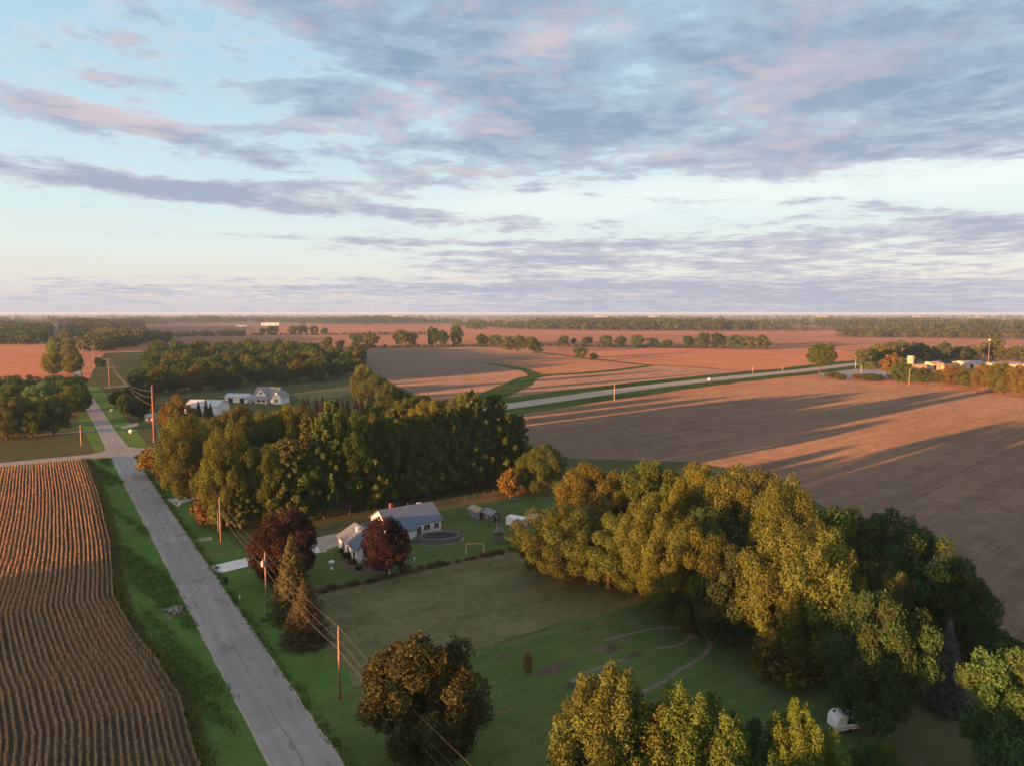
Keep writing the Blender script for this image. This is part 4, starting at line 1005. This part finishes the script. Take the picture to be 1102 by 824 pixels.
# poles by the cross road and at the farm
sg = pole(87.5, 480, 457, 'pale pole with a short crossarm standing on the left yard grass', rad=.14, arm=.9, mat='tan', group=None)
for a in ((661, 430.5, 414, 'pale pole on the near side of the highway, opposite the drainage strip', .16, None), (810, 401.5, 394, 'small pale post beside the highway past the white car', .16, None), (920.5, 397, 382, 'pale pole by the highway at the paved yard', .2, None), (926.5, 405.5, 393, 'white post with a crossbar at the near edge of the paved yard', .2, 1.2), (978, 415, 398, 'pole standing in the bushes below the tan silo', .14, None), (842, 400, 393, 'small pale post beside the highway left of the lone tree', .14, None)):
    pole(a[0], a[1], a[2], a[3], rad=a[4], arm=a[5], mat='tan', group='poles along the highway')
p = G(1063, 397); h = height_at(p, 367)
t = thing('yard_light', 'tall farm yard light pole with a white head rising above the roofs', 'lamp post', (p[0], p[1], .02))
MB().tube([(0, 0, 0), (0, 0, h)], [.22, .14], M['wood'], 8).build('shaft', t); MB().tube([(0, 0, h), (0, 0, h+.3), (0, 0, h+1.5), (0, 0, h+1.8)], [.7, 1.2, 1.1, .4], M['dullwhite'], 10).build('lamp_head', t)

# ------------------------------------------------------------------ houses
def window(parent, x, z, w, h, axis, off, name='window'):
    """a framed pane on a wall that lies at off along axis ('-y', '-x', 'x')"""
    f, g = MB(), MB(); t = .07
    def B(mb, u0, u1, z0, z1, d0, d1, m):
        if axis == '-y': mb.box(u0, u1, off-d1, off-d0, z0, z1, m)
        elif axis == '-x': mb.box(off-d1, off-d0, u0, u1, z0, z1, m)
        else: mb.box(off+d0, off+d1, u0, u1, z0, z1, m)
    B(f, x-w/2-t, x-w/2, z, z+h, .002, .06, M['white']); B(f, x+w/2, x+w/2+t, z, z+h, .002, .06, M['white']); B(f, x-w/2-t, x+w/2+t, z+h, z+h+t, .002, .06, M['white']); B(f, x-w/2-t, x+w/2+t, z-t, z, .002, .09, M['white']); B(f, x-.025, x+.025, z, z+h, .02, .05, M['white'])
    o = f.build(name, parent)
    B(g, x-w/2, x+w/2, z, z+h, .003, .018, M['glass']); g.build('pane', o)
    return o
def door(parent, x, w, h, axis, off, mat):
    d = MB()
    if axis == '-y': d.box(x-w/2, x+w/2, off-.05, off-.002, .1, h, mat)
    elif axis == '-x': d.box(off-.05, off-.002, x-w/2, x+w/2, .1, h, mat)
    o = d.build('door', parent)
    k = MB()
    if axis == '-y': k.box(x+w*.32, x+w*.4, off-.12, off-.05, 1.0, 1.08, M['metal'])
    else: k.box(off-.12, off-.05, x+w*.32, x+w*.4, 1.0, 1.08, M['metal'])
    k.build('handle', o)
def gable_roof(x0, x1, y0, y1, e, r, mat, axis='y', over=.45, th=.16):
    """two slabs meeting in a ridge that runs along axis"""
    mb = MB(); lo, hi = (x0, x1) if axis == 'y' else (y0, y1); c = (lo+hi)/2; sl = (r-e)/(c-lo); a, b = (y0-over, y1+over) if axis == 'y' else (x0-over, x1+over)
    pr = [(lo-over, e-over*sl+.02), (c, r+.02), (hi+over, e-over*sl+.02), (hi+over, e-over*sl+.02+th), (c, r+th+.06), (lo-over, e-over*sl+.02+th)]
    mb.prism(pr[::-1] if axis == 'y' else pr, a, b, mat, axis)
    return mb
def walls(x0, x1, y0, y1, e, r, axis, mat):
    lo, hi = (x0, x1) if axis == 'y' else (y0, y1)
    prof = [(lo, 0), (hi, 0), (hi, e), ((lo+hi)/2, r), (lo, e)]
    a, b = (y0, y1) if axis == 'y' else (x0, x1)
    return MB().prism(prof[::-1] if axis == 'y' else prof, a, b, mat, axis)
# small white house nearest the road: its gable faces the lawn
o_ = QA(51, 132.6)
hs = thing('house', 'small white house with a blue grey gable roof beside the gravel pad', 'house', tuple(o_[:2])+(.03,), ROT_A)
walls(0, 7.6, 0, 10.4, 2.9, 4.9, 'y', M['white']).build('wall', hs)
rf = gable_roof(0, 7.6, 0, 10.4, 2.9, 4.9, M['roof'], 'y').build('roof', hs)
MB().box(2.4, 2.9, 6.0, 6.5, 4.4, 5.5, M['white']).build('vent', rf)
window(hs, 7.4, 1.0, 1.5, 1.2, '-x', 0); window(hs, 4.9, 1.0, 1.2, 1.2, '-x', 0); window(hs, 2.0, 1.2, 1.1, 1.1, '-y', 0); window(hs, 5.6, 1.2, 1.1, 1.1, '-y', 0); door(hs, 1.6, 1.0, 2.1, '-x', 0, M['dark'])
# the larger house behind, with a wing towards the pool
o_ = QA(62.0, 141.5)
hb = thing('house', 'larger white house with a long blue grey roof beside the round pool', 'house', tuple(o_[:2])+(.03,), ROT_A)
walls(0, 12.8, 0, 10.4, 3.0, 5.7, 'x', M['white']).build('wall', hb)
rf = gable_roof(0, 12.8, 0, 10.4, 3.0, 5.7, M['roof'], 'x').build('roof', hb)
MB().box(3.2, 3.9, 6.6, 7.3, 5.2, 6.5, M['brickred']).build('chimney', rf); MB().box(10.6, 11.5, 7.2, 8.1, 4.4, 5.35, M['white']).build('vent', rf); MB().tube([(8.0, 7.5, 4.6), (8, 7.5, 5.8)], .08, M['white']).build('pipe', rf)
MB().box(1.0, 5.6, -2.2, -.01, 0, 2.5, M['white']).build('porch_wall', hb)
MB().prism([(-2.6, 2.45), (.02, 3.02), (.02, 3.16), (-2.6, 2.6)], .7, 5.9, M['roof'], 'x').build('porch_roof', hb)
window(hb, 9.2, 1.1, 1.5, 1.2, '-y', 0); window(hb, 11.6, 1.1, 1.2, 1.2, '-y', 0); window(hb, 2.2, 1.0, 1.0, 1.1, '-y', -2.2); door(hb, 7.2, 1.0, 2.15, '-y', 0, M['dark']); window(hb, 3.4, 1.1, 1.4, 1.2, '-x', 0); window(hb, 7.6, 1.1, 1.4, 1.2, '-x', 0); window(hb, 5.5, 3.6, .9, .9, '-x', 0)
# pool with its deck ring
c_ = G(473.5, 581)
pd = thing('pool', 'oval above ground pool with a dark cover and a grey slatted deck around it', 'pool', (c_[0], c_[1], .03), ROT_A-.35)
def ell(rx, ry, z, n=40): return [(rx*math.cos(6.2832*i/n), ry*math.sin(6.2832*i/n), z) for i in range(n)]
def ring(mb, e0, e1, mat):
    n = len(e0); mb.add(e0+e1, [[i, (i+1) % n, n+(i+1) % n, n+i] for i in range(n)], mat); return mb
mb = MB(); ring(mb, ell(5.0, 3.3, 0), ell(5.0, 3.3, 1.15), M['greywood']); ring(mb, ell(5.0, 3.3, 1.15), ell(4.0, 2.35, 1.15), M['greywood']); ring(mb, ell(4.0, 2.35, 1.15), ell(4.0, 2.35, .8), M['greywood']); mb.build('deck', pd)
mb = MB(); mb.add(ell(4.0, 2.35, 1.0), [list(range(40))], M['cover']); mb.build('pool_cover', pd)
mb = MB(); ring(mb, ell(4.92, 3.22, 1.95), ell(4.92, 3.22, 2.05), M['greywood']); ring(mb, ell(4.84, 3.14, 2.05), ell(4.84, 3.14, 1.95), M['greywood']); ring(mb, ell(4.92, 3.22, 2.05), ell(4.84, 3.14, 2.05), M['greywood']); mb.build('rail', pd)
mb = MB()
for (x, y, z) in ell(4.88, 3.18, 1.15, 64): mb.box(x-.04, x+.04, y-.04, y+.04, 1.15, 1.96, M['greywood'])
mb.build('baluster', pd)['kind'] = 'stuff'
mb = MB()
for i in range(5): mb.box(-5.2-.3*i, -4.92-.3*i, -1.0, 1.0, 0, 1.1-.2*i, M['greywood'])
mb.build('steps', pd)
mb = MB(); ring(mb, ell(5.35, 3.65, .025), ell(5.02, 3.32, .03), M['gravel']); mb.build('edging', pd)
# sheds, trailer, tank
def shed(px, py, w, d, e, r, roofm, wallm, label, name='shed', rz=ROT_A, open_front=False):
    p = G(px, py); t = thing(name, label, 'shed', (p[0], p[1], .03), rz)
    walls(-w/2, w/2, -d/2, d/2, e, r, 'y', wallm).build('wall', t)
    gable_roof(-w/2, w/2, -d/2, d/2, e, r, roofm, 'y', over=.2, th=.08).build('roof', t)
    door(t, 0, min(1.2, w*.5), e*.88, '-y', -d/2, M['dark']); window(t, 0, e*.45, .7, .6, '-x', -w/2)
    return t
shed(514, 556, 2.9, 4.4, 1.9, 2.6, M['tan'], M['greyroof'], 'low shed with a pale tan roof beyond the pool')
shed(529, 559.5, 2.9, 4.2, 1.9, 2.6, M['greyroof'], M['greywood'], 'low shed with a grey roof and open dark end, right of the tan roofed one')
p = G(556, 567)
tr = thing('trailer', 'white box trailer with its side to the yard, left of the golden grove', 'trailer', (p[0], p[1], .03), ROT_A-1.15)
MB().box(-2.3, 2.3, -1.1, 1.1, .55, 2.5, M['white']).build('body', tr)
for s in (-.5, .5): MB().tube([(s, -1.22, .36), (s, -1.0, .36)], .36, M['dark'], 12).build('wheel', tr)
MB().box(2.31, 3.4, -.06, .06, .5, .62, M['metal']).build('drawbar', tr); MB().box(-2.36, -2.31, -.95, .95, .65, 2.35, M['metal']).build('door', tr)
p = G(574, 562); tk = thing('tank', 'pale rounded tank lying behind the box trailer at the edge of the golden grove', 'tank', (p[0], p[1], .03), ROT_A)
MB().tube([(-1.9, 0, 1.2), (-1.7, 0, 1.2), (-1.3, 0, 1.2), (1.3, 0, 1.2), (1.7, 0, 1.2), (1.9, 0, 1.2)], [.3, .7, .9, .9, .7, .3], M['white'], 16).build('vessel', tk, smooth=True)
for s in (-1, 1): MB().box(s-.12, s+.12, -.5, .5, 0, .5, M['metal']).build('foot', tk)
# swing set and play tower
p = G(511, 596); sw = thing('swing_set', 'yellow wooden swing set on the grass near the pool', 'swing set', (p[0], p[1], .03), ROT_A-.45)
MB().tube([(-1.8, 0, 2.3), (1.8, 0, 2.3)], .08, M['yellowwood']).build('beam', sw)
for s in (-1.75, 1.75):
    for d in (-1, 1): MB().tube([(s*1.12, d*1.1, 0), (s, 0, 2.35)], .08, M['yellowwood']).build('leg', sw)
for s in (-.8, .6):
    b = MB().box(s-.25, s+.25, -.1, .1, .5, .55, M['dark']).build('swing', sw)
    MB().tube([(s-.22, 0, .55), (s-.22, 0, 2.3)], .018, M['metal'], 4).tube([(s+.22, 0, .55), (s+.22, 0, 2.3)], .018, M['metal'], 4).build('chain', b)
p = G(537, 584); pt = thing('play_tower', 'grey wooden play tower with a yellow slide', 'play tower', (p[0], p[1], .03), ROT_A-.5)
for sx in (-.9, .9):
    for sy in (-.9, .9): MB().box(sx-.06, sx+.06, sy-.06, sy+.06, 0, 2.6, M['greywood']).build('post', pt)
MB().box(-1, 1, -1, 1, 1.2, 1.32, M['greywood']).build('platform', pt)
mb = MB(); mb.box(-.84, .84, -.93, -.87, 1.35, 2.0, M['greywood']); mb.box(-.93, -.87, -.84, .84, 1.35, 2.0, M['greywood']); mb.box(-.84, .84, .87, .93, 1.35, 2.0, M['greywood']); mb.build('railing', pt)
gable_roof(-1, 1, -1, 1, 2.6, 3.3, M['greywood'], 'y', .15, .06).build('roof', pt)
sl = [(1.0, 1.28), (1.5, 1.1), (2.3, .6), (3.0, .25), (3.5, .18)]
mb = MB(); V = [(x, y, z) for x, z in sl for y in (-.3, .3)]+[(x, y*1.1, z+.18) for x, z in sl for y in (-.3, .3)]
n_ = len(sl); mb.add(V, [[2*i, 2*i+1, 2*i+3, 2*i+2] for i in range(n_-1)]+[[2*i, 2*i+2, 2*n_+2*i+2, 2*n_+2*i] for i in range(n_-1)]+[[2*i+1, 2*i+3, 2*n_+2*i+3, 2*n_+2*i+1] for i in range(n_-1)], M['yellow']); mb.build('slide', pt)
p = G(534.5, 574); fp = thing('flagpole', 'thin bare pole standing behind the play tower', 'pole', (p[0], p[1], .03)); MB().tube([(0, 0, 0), (0, 0, 4.3)], [.06, .04], M['metal'], 6).build('shaft', fp); MB().box(-.35, .35, -.02, .02, 4.0, 4.15, M['metal']).build('crosspiece', fp)
# a red cart by the garden, a table with chairs at the end of the dry strip, ornaments
def urn(px, py, label, s=1.0):
    p = G(px, py); t = thing('garden_ornament', label, 'ornament', (p[0], p[1], .03), 0, None, (s, s, s))
    MB().tube([(0, 0, 0), (0, 0, .1), (0, 0, .14), (0, 0, .75), (0, 0, .8)], [.3, .3, .12, .1, .16], M['white'], 12).build('pedestal', t, smooth=True)
    MB().tube([(0, 0, .8), (0, 0, .9), (0, 0, 1.15), (0, 0, 1.3)], [.12, .38, .5, .42], M['white'], 12).build('bowl', t, smooth=True)
urn(357, 612, 'white garden ornament on the lawn between the purple maples', 1.25)
urn(419, 617, 'white garden ornament at the foot of the smaller purple maple', .9)
urn(446, 603, 'small white garden ornament on the lawn in front of the pool', .5)
p = G(553, 539); tb = thing('picnic_table', 'small grey picnic table at the end of the dry strip', 'table', (p[0], p[1], .04), .3)
MB().box(-.9, .9, -.38, .38, .70, .75, M['greywood']).build('tabletop', tb)
for s in (-1, 1): MB().box(-.9, .9, s*.72-.14, s*.72+.14, .42, .46, M['greywood']).build('bench', tb)
for s in (-.65, .65): MB().box(s-.04, s+.04, -.7, .7, .34, .41, M['greywood']).box(s-.04, s+.04, -.3, -.2, 0, .7, M['greywood']).box(s-.04, s+.04, .2, .3, 0, .7, M['greywood']).build('leg', tb)
p = G(549, 536); st = thing('post', 'short wooden post in front of the orange bush at the end of the dry strip', 'post', (p[0], p[1], .04)); MB().tube([(0, 0, 0), (0, 0, 2.2)], .12, M['wood'], 8).build('shaft', st); MB().box(-.18, .18, -.18, .18, 2.2, 2.3, M['wood']).build('cap', st)
def mailbox(px, py, label):
    p = G(px, py); t = thing('mailbox', label, 'mailbox', (p[0], p[1], .03), ROT_A, 'mailboxes along the road')
    MB().box(-.06, .06, -.06, .06, 0, 1.05, M['wood']).build('post', t)
    pr = [(-.14, 1.06), (.14, 1.06), (.14, 1.22)]+[(.14*math.cos(k*.3927), 1.22+.14*math.sin(k*.3927)) for k in range(1, 8)]+[(-.14, 1.22)]
    MB().prism([(v, z) for v, z in pr], -.28, .28, M['dark'], 'x').build('box', t); MB().box(-.1, -.02, .141, .155, 1.2, 1.42, M['brickred']).build('flag', t)
mailbox(234, 617, 'black mailbox at the mouth of the long white driveway'); mailbox(190, 546, 'black mailbox at the second white driveway')
p = G(243, 627); tb = thing('refuse_bin', 'dark refuse bin by the road below the white driveway', 'bin', (p[0], p[1], .03), ROT_A)
MB().prism([(-.3, .06), (.3, .06), (.36, 1.0), (-.36, 1.0)], -.33, .33, M['dark'], 'x').build('body', tb); MB().box(-.38, .38, -.4, .4, 1.0, 1.08, M['dark']).build('lid', tb)
for s in (-.3, .3): MB().tube([(s-.03, .33, .12), (s+.03, .33, .12)], .12, M['metal'], 10).build('wheel', tb)
p = G(258, 645); tb = thing('marker_post', 'small white marker post on the lawn beside the road', 'post', (p[0], p[1], .03)); MB().box(-.07, .07, -.07, .07, 0, .8, M['white']).build('shaft', tb); MB().box(-.2, .2, -.2, .2, 0, .06, M['stone']).build('foot', tb)
p = G(285, 519); tb = thing('garden_cart', 'red garden cart in the gap between the golden roadside trees and the pines', 'cart', (p[0], p[1], .03), .5)
MB().box(-.9, .9, -.5, .5, .45, .95, M['brickred']).build('tray', tb); MB().tube([(.9, 0, .5), (1.8, 0, .8)], .04, M['dark']).build('handle', tb)
for sx in (-.6, .6):
    for sy in (-.52, .52): MB().tube([(sx, sy-.05, .25), (sx, sy+.05, .25)], .25, M['dark'], 10).build('wheel', tb)
# white camper under the dark tree
p = G(910, 784); cp_ = thing('camper', 'small white camper with a rounded front parked under the dark tree', 'camper', (p[0], p[1], .03), ROT_A-.35, None, (.85, .9, .92))
pr = [(-2.2, .45), (2.0, .45), (2.3, .9), (2.25, 1.6), (1.85, 2.2), (1.1, 2.55), (-1.4, 2.55), (-2.0, 2.3), (-2.3, 1.7), (-2.35, .8)]
bd = MB().prism(pr, -1.05, 1.05, M['white'], 'y').build('body', cp_); bv = bd.modifiers.new('bevel', 'BEVEL'); bv.width = .16; bv.segments = 3
MB().box(-.7, .3, -1.09, -1.052, 1.3, 1.95, M['glass']).build('window', cp_); MB().box(.8, 1.4, -1.09, -1.052, .55, 2.15, M['metal']).build('door', cp_); MB().box(-2.2, 2.0, -1.085, -1.053, .78, .92, M['metal']).build('stripe', cp_)
for y in (-1.0, 1.0): MB().tube([(-.1, y-.1, .34), (-.1, y+.1, .34)], .34, M['dark'], 12).build('wheel', cp_)
MB().tube([(2.2, 0, .5), (3.2, 0, .5)], .06, M['metal']).build('drawbar', cp_)

# dirt mounds on the lawn, the stone heap in the verge
def mound(px, py, w, d, h, label, mat, seed, rz=0.3):
    r = np.random.default_rng(seed); p = G(px, py); n, m = 20, 7; h *= .75; V = [(0, 0, h)]
    for j in range(1, m+1):
        f = j/m
        for i in range(n):
            th = 6.2832*i/n; k = 1+.16*math.sin(3*th+seed)+.10*r.normal()
            V.append((w/2*f*k*math.cos(th), d/2*f*k*math.sin(th), h*(math.cos(f*math.pi)*.5+.5)*(1+.12*r.normal())-(.03 if j == m else 0)))
    F = [[0, 1+i, 1+(i+1) % n] for i in range(n)]+[[1+(j-1)*n+i, 1+j*n+i, 1+j*n+(i+1) % n, 1+(j-1)*n+(i+1) % n] for j in range(1, m) for i in range(n)]
    mb = MB().add(V, F, mat); o = mb.build('dirt_mound', None, (p[0], p[1], .03), rz, smooth=True)
    return tag(o, label, 'mound', 'dirt mounds of the track')
mound(652, 699, 4.6, 2.8, 1.0, 'largest bare dirt mound in the middle of the track', M['dirt'], 1); mound(626, 677, 2.6, 2.0, .7, 'small grassy mound farthest left in the back of the track', M['dirt'], 2)
mound(649, 669, 3.0, 1.5, .5, 'flat mound at the back of the track by the meadow edge', M['dirt'], 3); mound(681, 705, 4.0, 1.8, .6, 'long low mound at the end of the lower track bend', M['dirt'], 4, .7)
mound(746, 685, 3.2, 2.2, .8, 'mound inside the loop of the track by the grove', M['dirt'], 5); mound(592, 721, 5.0, 2.4, .8, 'dark weedy mound beside the rust coloured clump', M['soil'], 6, .6); mound(671, 688, 2.4, 1.4, .4, 'faint low mound on the inner bend of the track', M['dirt'], 7)
mound(613, 738, 2.6, 1.8, .7, 'mound at the near end of the lower track bend', M['dirt'], 8); mound(540, 706, 3.4, 1.6, .5, 'low grassy mound left of the rust coloured clump', M['dirt'], 9)
r_ = np.random.default_rng(9); c_ = G(188, 657); mb = MB()
for i in range(70):
    x, y = r_.normal(size=2)*np.array([.75, 1.0]); z = max(.05, .75-.35*math.hypot(x, y))*r_.random(); s = r_.uniform(.12, .3)
    V = [(x+s*r_.uniform(.7, 1.2)*a, y+s*r_.uniform(.7, 1.2)*b, z+s*.7*r_.uniform(.7, 1.2)*c) for a, b, c in ((-1, -1, -.6), (1, -1, -.6), (1, 1, -.6), (-1, 1, -.6), (-.7, -.7, 1), (.7, -.7, 1), (.7, .7, 1), (-.7, .7, 1))]
    mb.add(V, [[0, 3, 2, 1], [4, 5, 6, 7], [0, 1, 5, 4], [1, 2, 6, 5], [2, 3, 7, 6], [3, 0, 4, 7]], M['stone'])
tag(mb.build('stone_heap', None, (c_[0], c_[1], .03), .4), 'grey heap of stones and brush in the green verge left of the road', 'stone heap')

# wire fence along the pines, low shrubs along the garden bed
fn = thing('fence', 'thin wire fence with posts between the pines and the dry strip', 'fence', (0, 0, .03))
line_ = [G(283, 589)+(G(560, 524)-G(283, 589))*k/22 for k in range(23)]
for p in line_: MB().tube([(p[0], p[1], 0), (p[0], p[1], 1.25)], .05, M['greywood'], 5).build('post', fn)
mb = MB()
for z in (.5, .85, 1.15): mb.tube([(p[0], p[1]-.06, z) for p in line_], .012, M['wire'], 4)
mb.build('fence_wire', fn)
r_ = np.random.default_rng(15)
for i in range(24):
    f = i/23; x = 338+220*f; y = np.interp(x, [334, 400, 470, 530, 560], [639.5, 624.5, 608.5, 596, 589.5])
    plant_at('bush', G(x, y)+[r_.normal()*.3, r_.normal()*.3, 0], r_.uniform(.35, 1.1), r_.uniform(.9, 2.2), [(.10, .11, .04), (.13, .11, .05), 'mix', (.15, .11, .055)][i % 4], 'shrub', f'low shrub in the garden strip along the meadow, {ORD[i] if i < 20 else "one of the last"} from the spruces' if i < 20 else f'low shrub in the garden strip, {ORD[i-20]} of four by the swing set', cat='shrub', group='shrubs in the garden strip' if i < 20 else 'shrubs in the garden strip near the swing set')
for i, (x, y, h, w, c) in enumerate(((374, 600, 1.2, 2.2, 'bronze'), (380, 606, 1.0, 2.0, 'rust'), (369, 594, 1.1, 1.8, 'mix'), (386, 612, .8, 1.6, 'deep'), (428, 606, 1.2, 2.4, 'bronze'), (436, 612, 1.0, 2.6, 'rust'))):
    plant_at('bush', G(x, y), h, w, c, 'shrub', f'low shrub in the flower bed round the small white house, {ORD[i]} from the gravel pad', cat='shrub', group='shrubs round the small white house')

# ------------------------------------------------------------------ the far farmstead, barns, the farm on the right, the car
p = G(268, 434); fh = thing('farmhouse', 'white two storey farmhouse with a dormer and grey roofs at the edge of the wood', 'house', (p[0], p[1], .03), -.18)
walls(1.5, 15, 3, 11.5, 4.6, 8.4, 'x', M['white']).build('wall', fh); gable_roof(1.5, 15, 3, 11.5, 4.6, 8.4, M['greyroof'], 'x').build('roof', fh)
walls(4.0, 10.0, .5, 3.0-.01, 5.4, 8.2, 'y', M['white']).build('dormer_wall', fh); gable_roof(4.0, 10.0, .5, 5.5, 5.4, 8.25, M['greyroof'], 'y').build('dormer_roof', fh)
walls(13.5, 19.5, 0, 9, 4.0, 6.6, 'y', M['white']).build('wing_wall', fh); gable_roof(13.5, 19.5, 0, 9, 4.0, 6.6, M['greyroof'], 'y').build('wing_roof', fh)
MB().prism([(-3.2, 2.6), (.48, 4.0), (.48, 4.2), (-3.2, 2.8)], -1.0, 12.5, M['greyroof'], 'x').build('porch_roof', fh)
for x in (-.6, 2.6, 5.8, 9.0, 12.1): MB().box(x-.12, x+.12, -3.0, -2.76, 0, 2.7, M['white']).build('porch_post', fh)
window(fh, 7.0, 5.2, 1.3, 1.4, '-y', .5); window(fh, 5.5, 1.0, 1.4, 1.4, '-y', .5); window(fh, 8.6, 1.0, 1.4, 1.4, '-y', .5); window(fh, 16.5, 1.2, 1.2, 1.6, '-y', 0); window(fh, 12.2, 1.2, 1.0, 1.6, '-y', 3)
def barn(x0, x1, py, depth, e, r, wallm, roofm, label, name='barn', rz=0.0, cat='barn', group=None, doors=2):
    a, b = G(x0, py), G(x1, py); w = b[0]-a[0]
    t = thing(name, label, cat, (a[0], a[1], .03), rz, group)
    walls(0, w, 0, depth, e, r, 'x', wallm).build('wall', t); gable_roof(0, w, 0, depth, e, r, roofm, 'x', .3, .2).build('roof', t)
    for k in range(doors):
        x = w*(k+.5)/doors; MB().box(x-min(1.6, w*.1), x+min(1.6, w*.1), -.1, -.002, .05, e*.8, M['dark']).build('door', t)
    return t
barn(199, 236, 446, 12, 4.2, 6.6, M['white'], M['roofmetal'], 'long shed with a pale metal roof left of the farmhouse', 'shed', -.1, 'shed')
barn(242, 268, 433, 8, 3.2, 4.6, M['white'], M['roofmetal'], 'low pale roofed shed between the metal roofed shed and the farmhouse', 'shed', -.1, 'shed')
barn(281, 300, 350.5, 16, 7, 11, M['dullwhite'], M['dullwhite'], 'long white barn far off in the red fields', 'barn', doors=3)
barn(254, 265, 352.5, 14, 4.5, 7, M['dullwhite'], M['roofmetal'], 'small white shed far off left of the long white barn', 'shed', cat='shed')
barn(783, 806, 350.6, 20, 7, 11, M['cream'], M['white'], 'long pale warehouse far off behind the wooded belt', 'warehouse', cat='warehouse', doors=4)
barn(57, 66, 349.5, 16, 9, 12, M['dullwhite'], M['roofmetal'], 'white building far off at the end of the straight road', 'building', cat='building')
barn(156, 165, 453, 4, 2.2, 3.0, M['dullwhite'], M['roofmetal'], 'small pale shed behind the tall steel pole', 'shed', .2, 'shed', doors=1)
barn(8, 22, 462, 6, 3.0, 4.4, M['white'], M['greyroof'], 'small white house hidden among the trees of the left yard', 'house', .1, 'house', doors=1)
for i, (x, y, w) in enumerate(((640, 341, 14), (700, 341.3, 10), (420, 340.8, 12), (985, 341.5, 16), (880, 341.2, 10), (1045, 342, 14))):
    barn(x, x+w, y, 60, 9, 13, M['dullwhite'], M['dullwhite'], f'white building in the hazy town at the horizon, {ORD[i]} of six', 'building', cat='building', group='white buildings at the horizon', doors=0)
p = G(979.5, 399); sl_ = thing('silo', 'squat tan silo catching the evening light at the farm', 'silo', (p[0], p[1], .03)); hh = height_at(p, 383.5)
MB().tube([(0, 0, 0), (0, 0, hh)], 2.7, M['tan'], 20).build('wall', sl_, smooth=True); MB().tube([(0, 0, hh), (0, 0, hh+.35)], [2.85, 2.6], M['cream'], 20).build('roof', sl_); MB().tube([(-2.0, -2.0, 0), (-2.0, -2.0, hh)], .25, M['metal'], 6).build('ladder', sl_)
barn(983, 1002, 400, 10, 4.2, 5.6, M['tan'], M['cream'], 'low tan farm building with a bright end wall right of the silo', 'farm_building', .35, 'barn')
barn(1003, 1020, 398.5, 11, 5.4, 7.0, M['cream'], M['tan'], 'taller tan farm building with an orange lit wall', 'farm_building', .35, 'barn')
barn(1022, 1034, 399, 9, 4, 5.5, M['tan'], M['tan'], 'small tan lean-to between the tall tan building and the sheet roofed shed', 'farm_building', .35, 'barn')
barn(1040, 1064, 396.5, 18, 4.5, 6.2, M['cream'], M['roofdull'], 'long farm shed with a pale sheet metal roof behind the yard light', 'shed', .1, 'shed')
barn(1070, 1106, 397.5, 18, 4.2, 5.6, M['cream'], M['roofdull'], 'farm shed with a grey sheet roof cut by the frame edge', 'shed', .1, 'shed')
sheet('paved_yard', PX((880, 402), (925, 397), (955, 398), (962, 407), (905, 408), (884, 406)), .085, M['asphalt'])
# the car on the highway
p = G(764.5, 409.3); c0 = toqa(p)
ang = math.atan2(*(G(860, 399)-G(660, 421))[[1, 0]])
ca = thing('car', 'white car driving on the pale highway', 'car', (p[0], p[1], .09), ang)
pr = [(-2.3, .35), (2.25, .35), (2.35, .75), (2.2, .95), (1.1, 1.08), (.4, 1.62), (-1.5, 1.68), (-2.2, 1.1), (-2.35, .7)]
MB().prism(pr, -.92, .92, M['white'], 'y').build('body', ca)
for y in (-.94, .925): MB().prism([(-1.75, 1.05), (.75, 1.05), (.3, 1.52), (-1.4, 1.56)], y, y+.015, M['glass'], 'y').build('window', ca)
for x in (-1.4, 1.4):
    for y in (-.86, .86): MB().tube([(x, y-.12, .34), (x, y+.12, .34)], .34, M['dark'], 12).build('wheel', ca)
for px, py, lb in ((141, 466, 'white round tank on the grass right of the crossing'), (120, 443, 'small white round tank farther up the far road')):
    p = G(px, py); t = thing('tank', lb, 'tank', (p[0], p[1], .03)); MB().tube([(0, 0, .3), (0, 0, .5), (0, 0, 1.3), (0, 0, 1.6)], [.5, .8, .8, .4], M['white'], 12).build('vessel', t, smooth=True); MB().box(-.4, .4, -.4, .4, 0, .3, M['stone']).build('foot', t)

# ------------------------------------------------------------------ the evening air
def haze():
    mb = MB(); s = 60000
    m = bpy.data.materials.new('haze'); m.use_nodes = True; t = m.node_tree
    for n in list(t.nodes): t.nodes.remove(n)
    out = t.nodes.new('ShaderNodeOutputMaterial'); v = t.nodes.new('ShaderNodeVolumePrincipled'); t.links.new(v.outputs[0], out.inputs['Volume'])
    v.inputs['Color'].default_value = (.36, .62, 1.0, 1); v.inputs['Density'].default_value = HAZE; v.inputs['Anisotropy'].default_value = 0.0
    mb.box(-s, s, -s, s, -1.0, 56.0, m); tag(mb.build('haze'), kind='stuff')
haze()
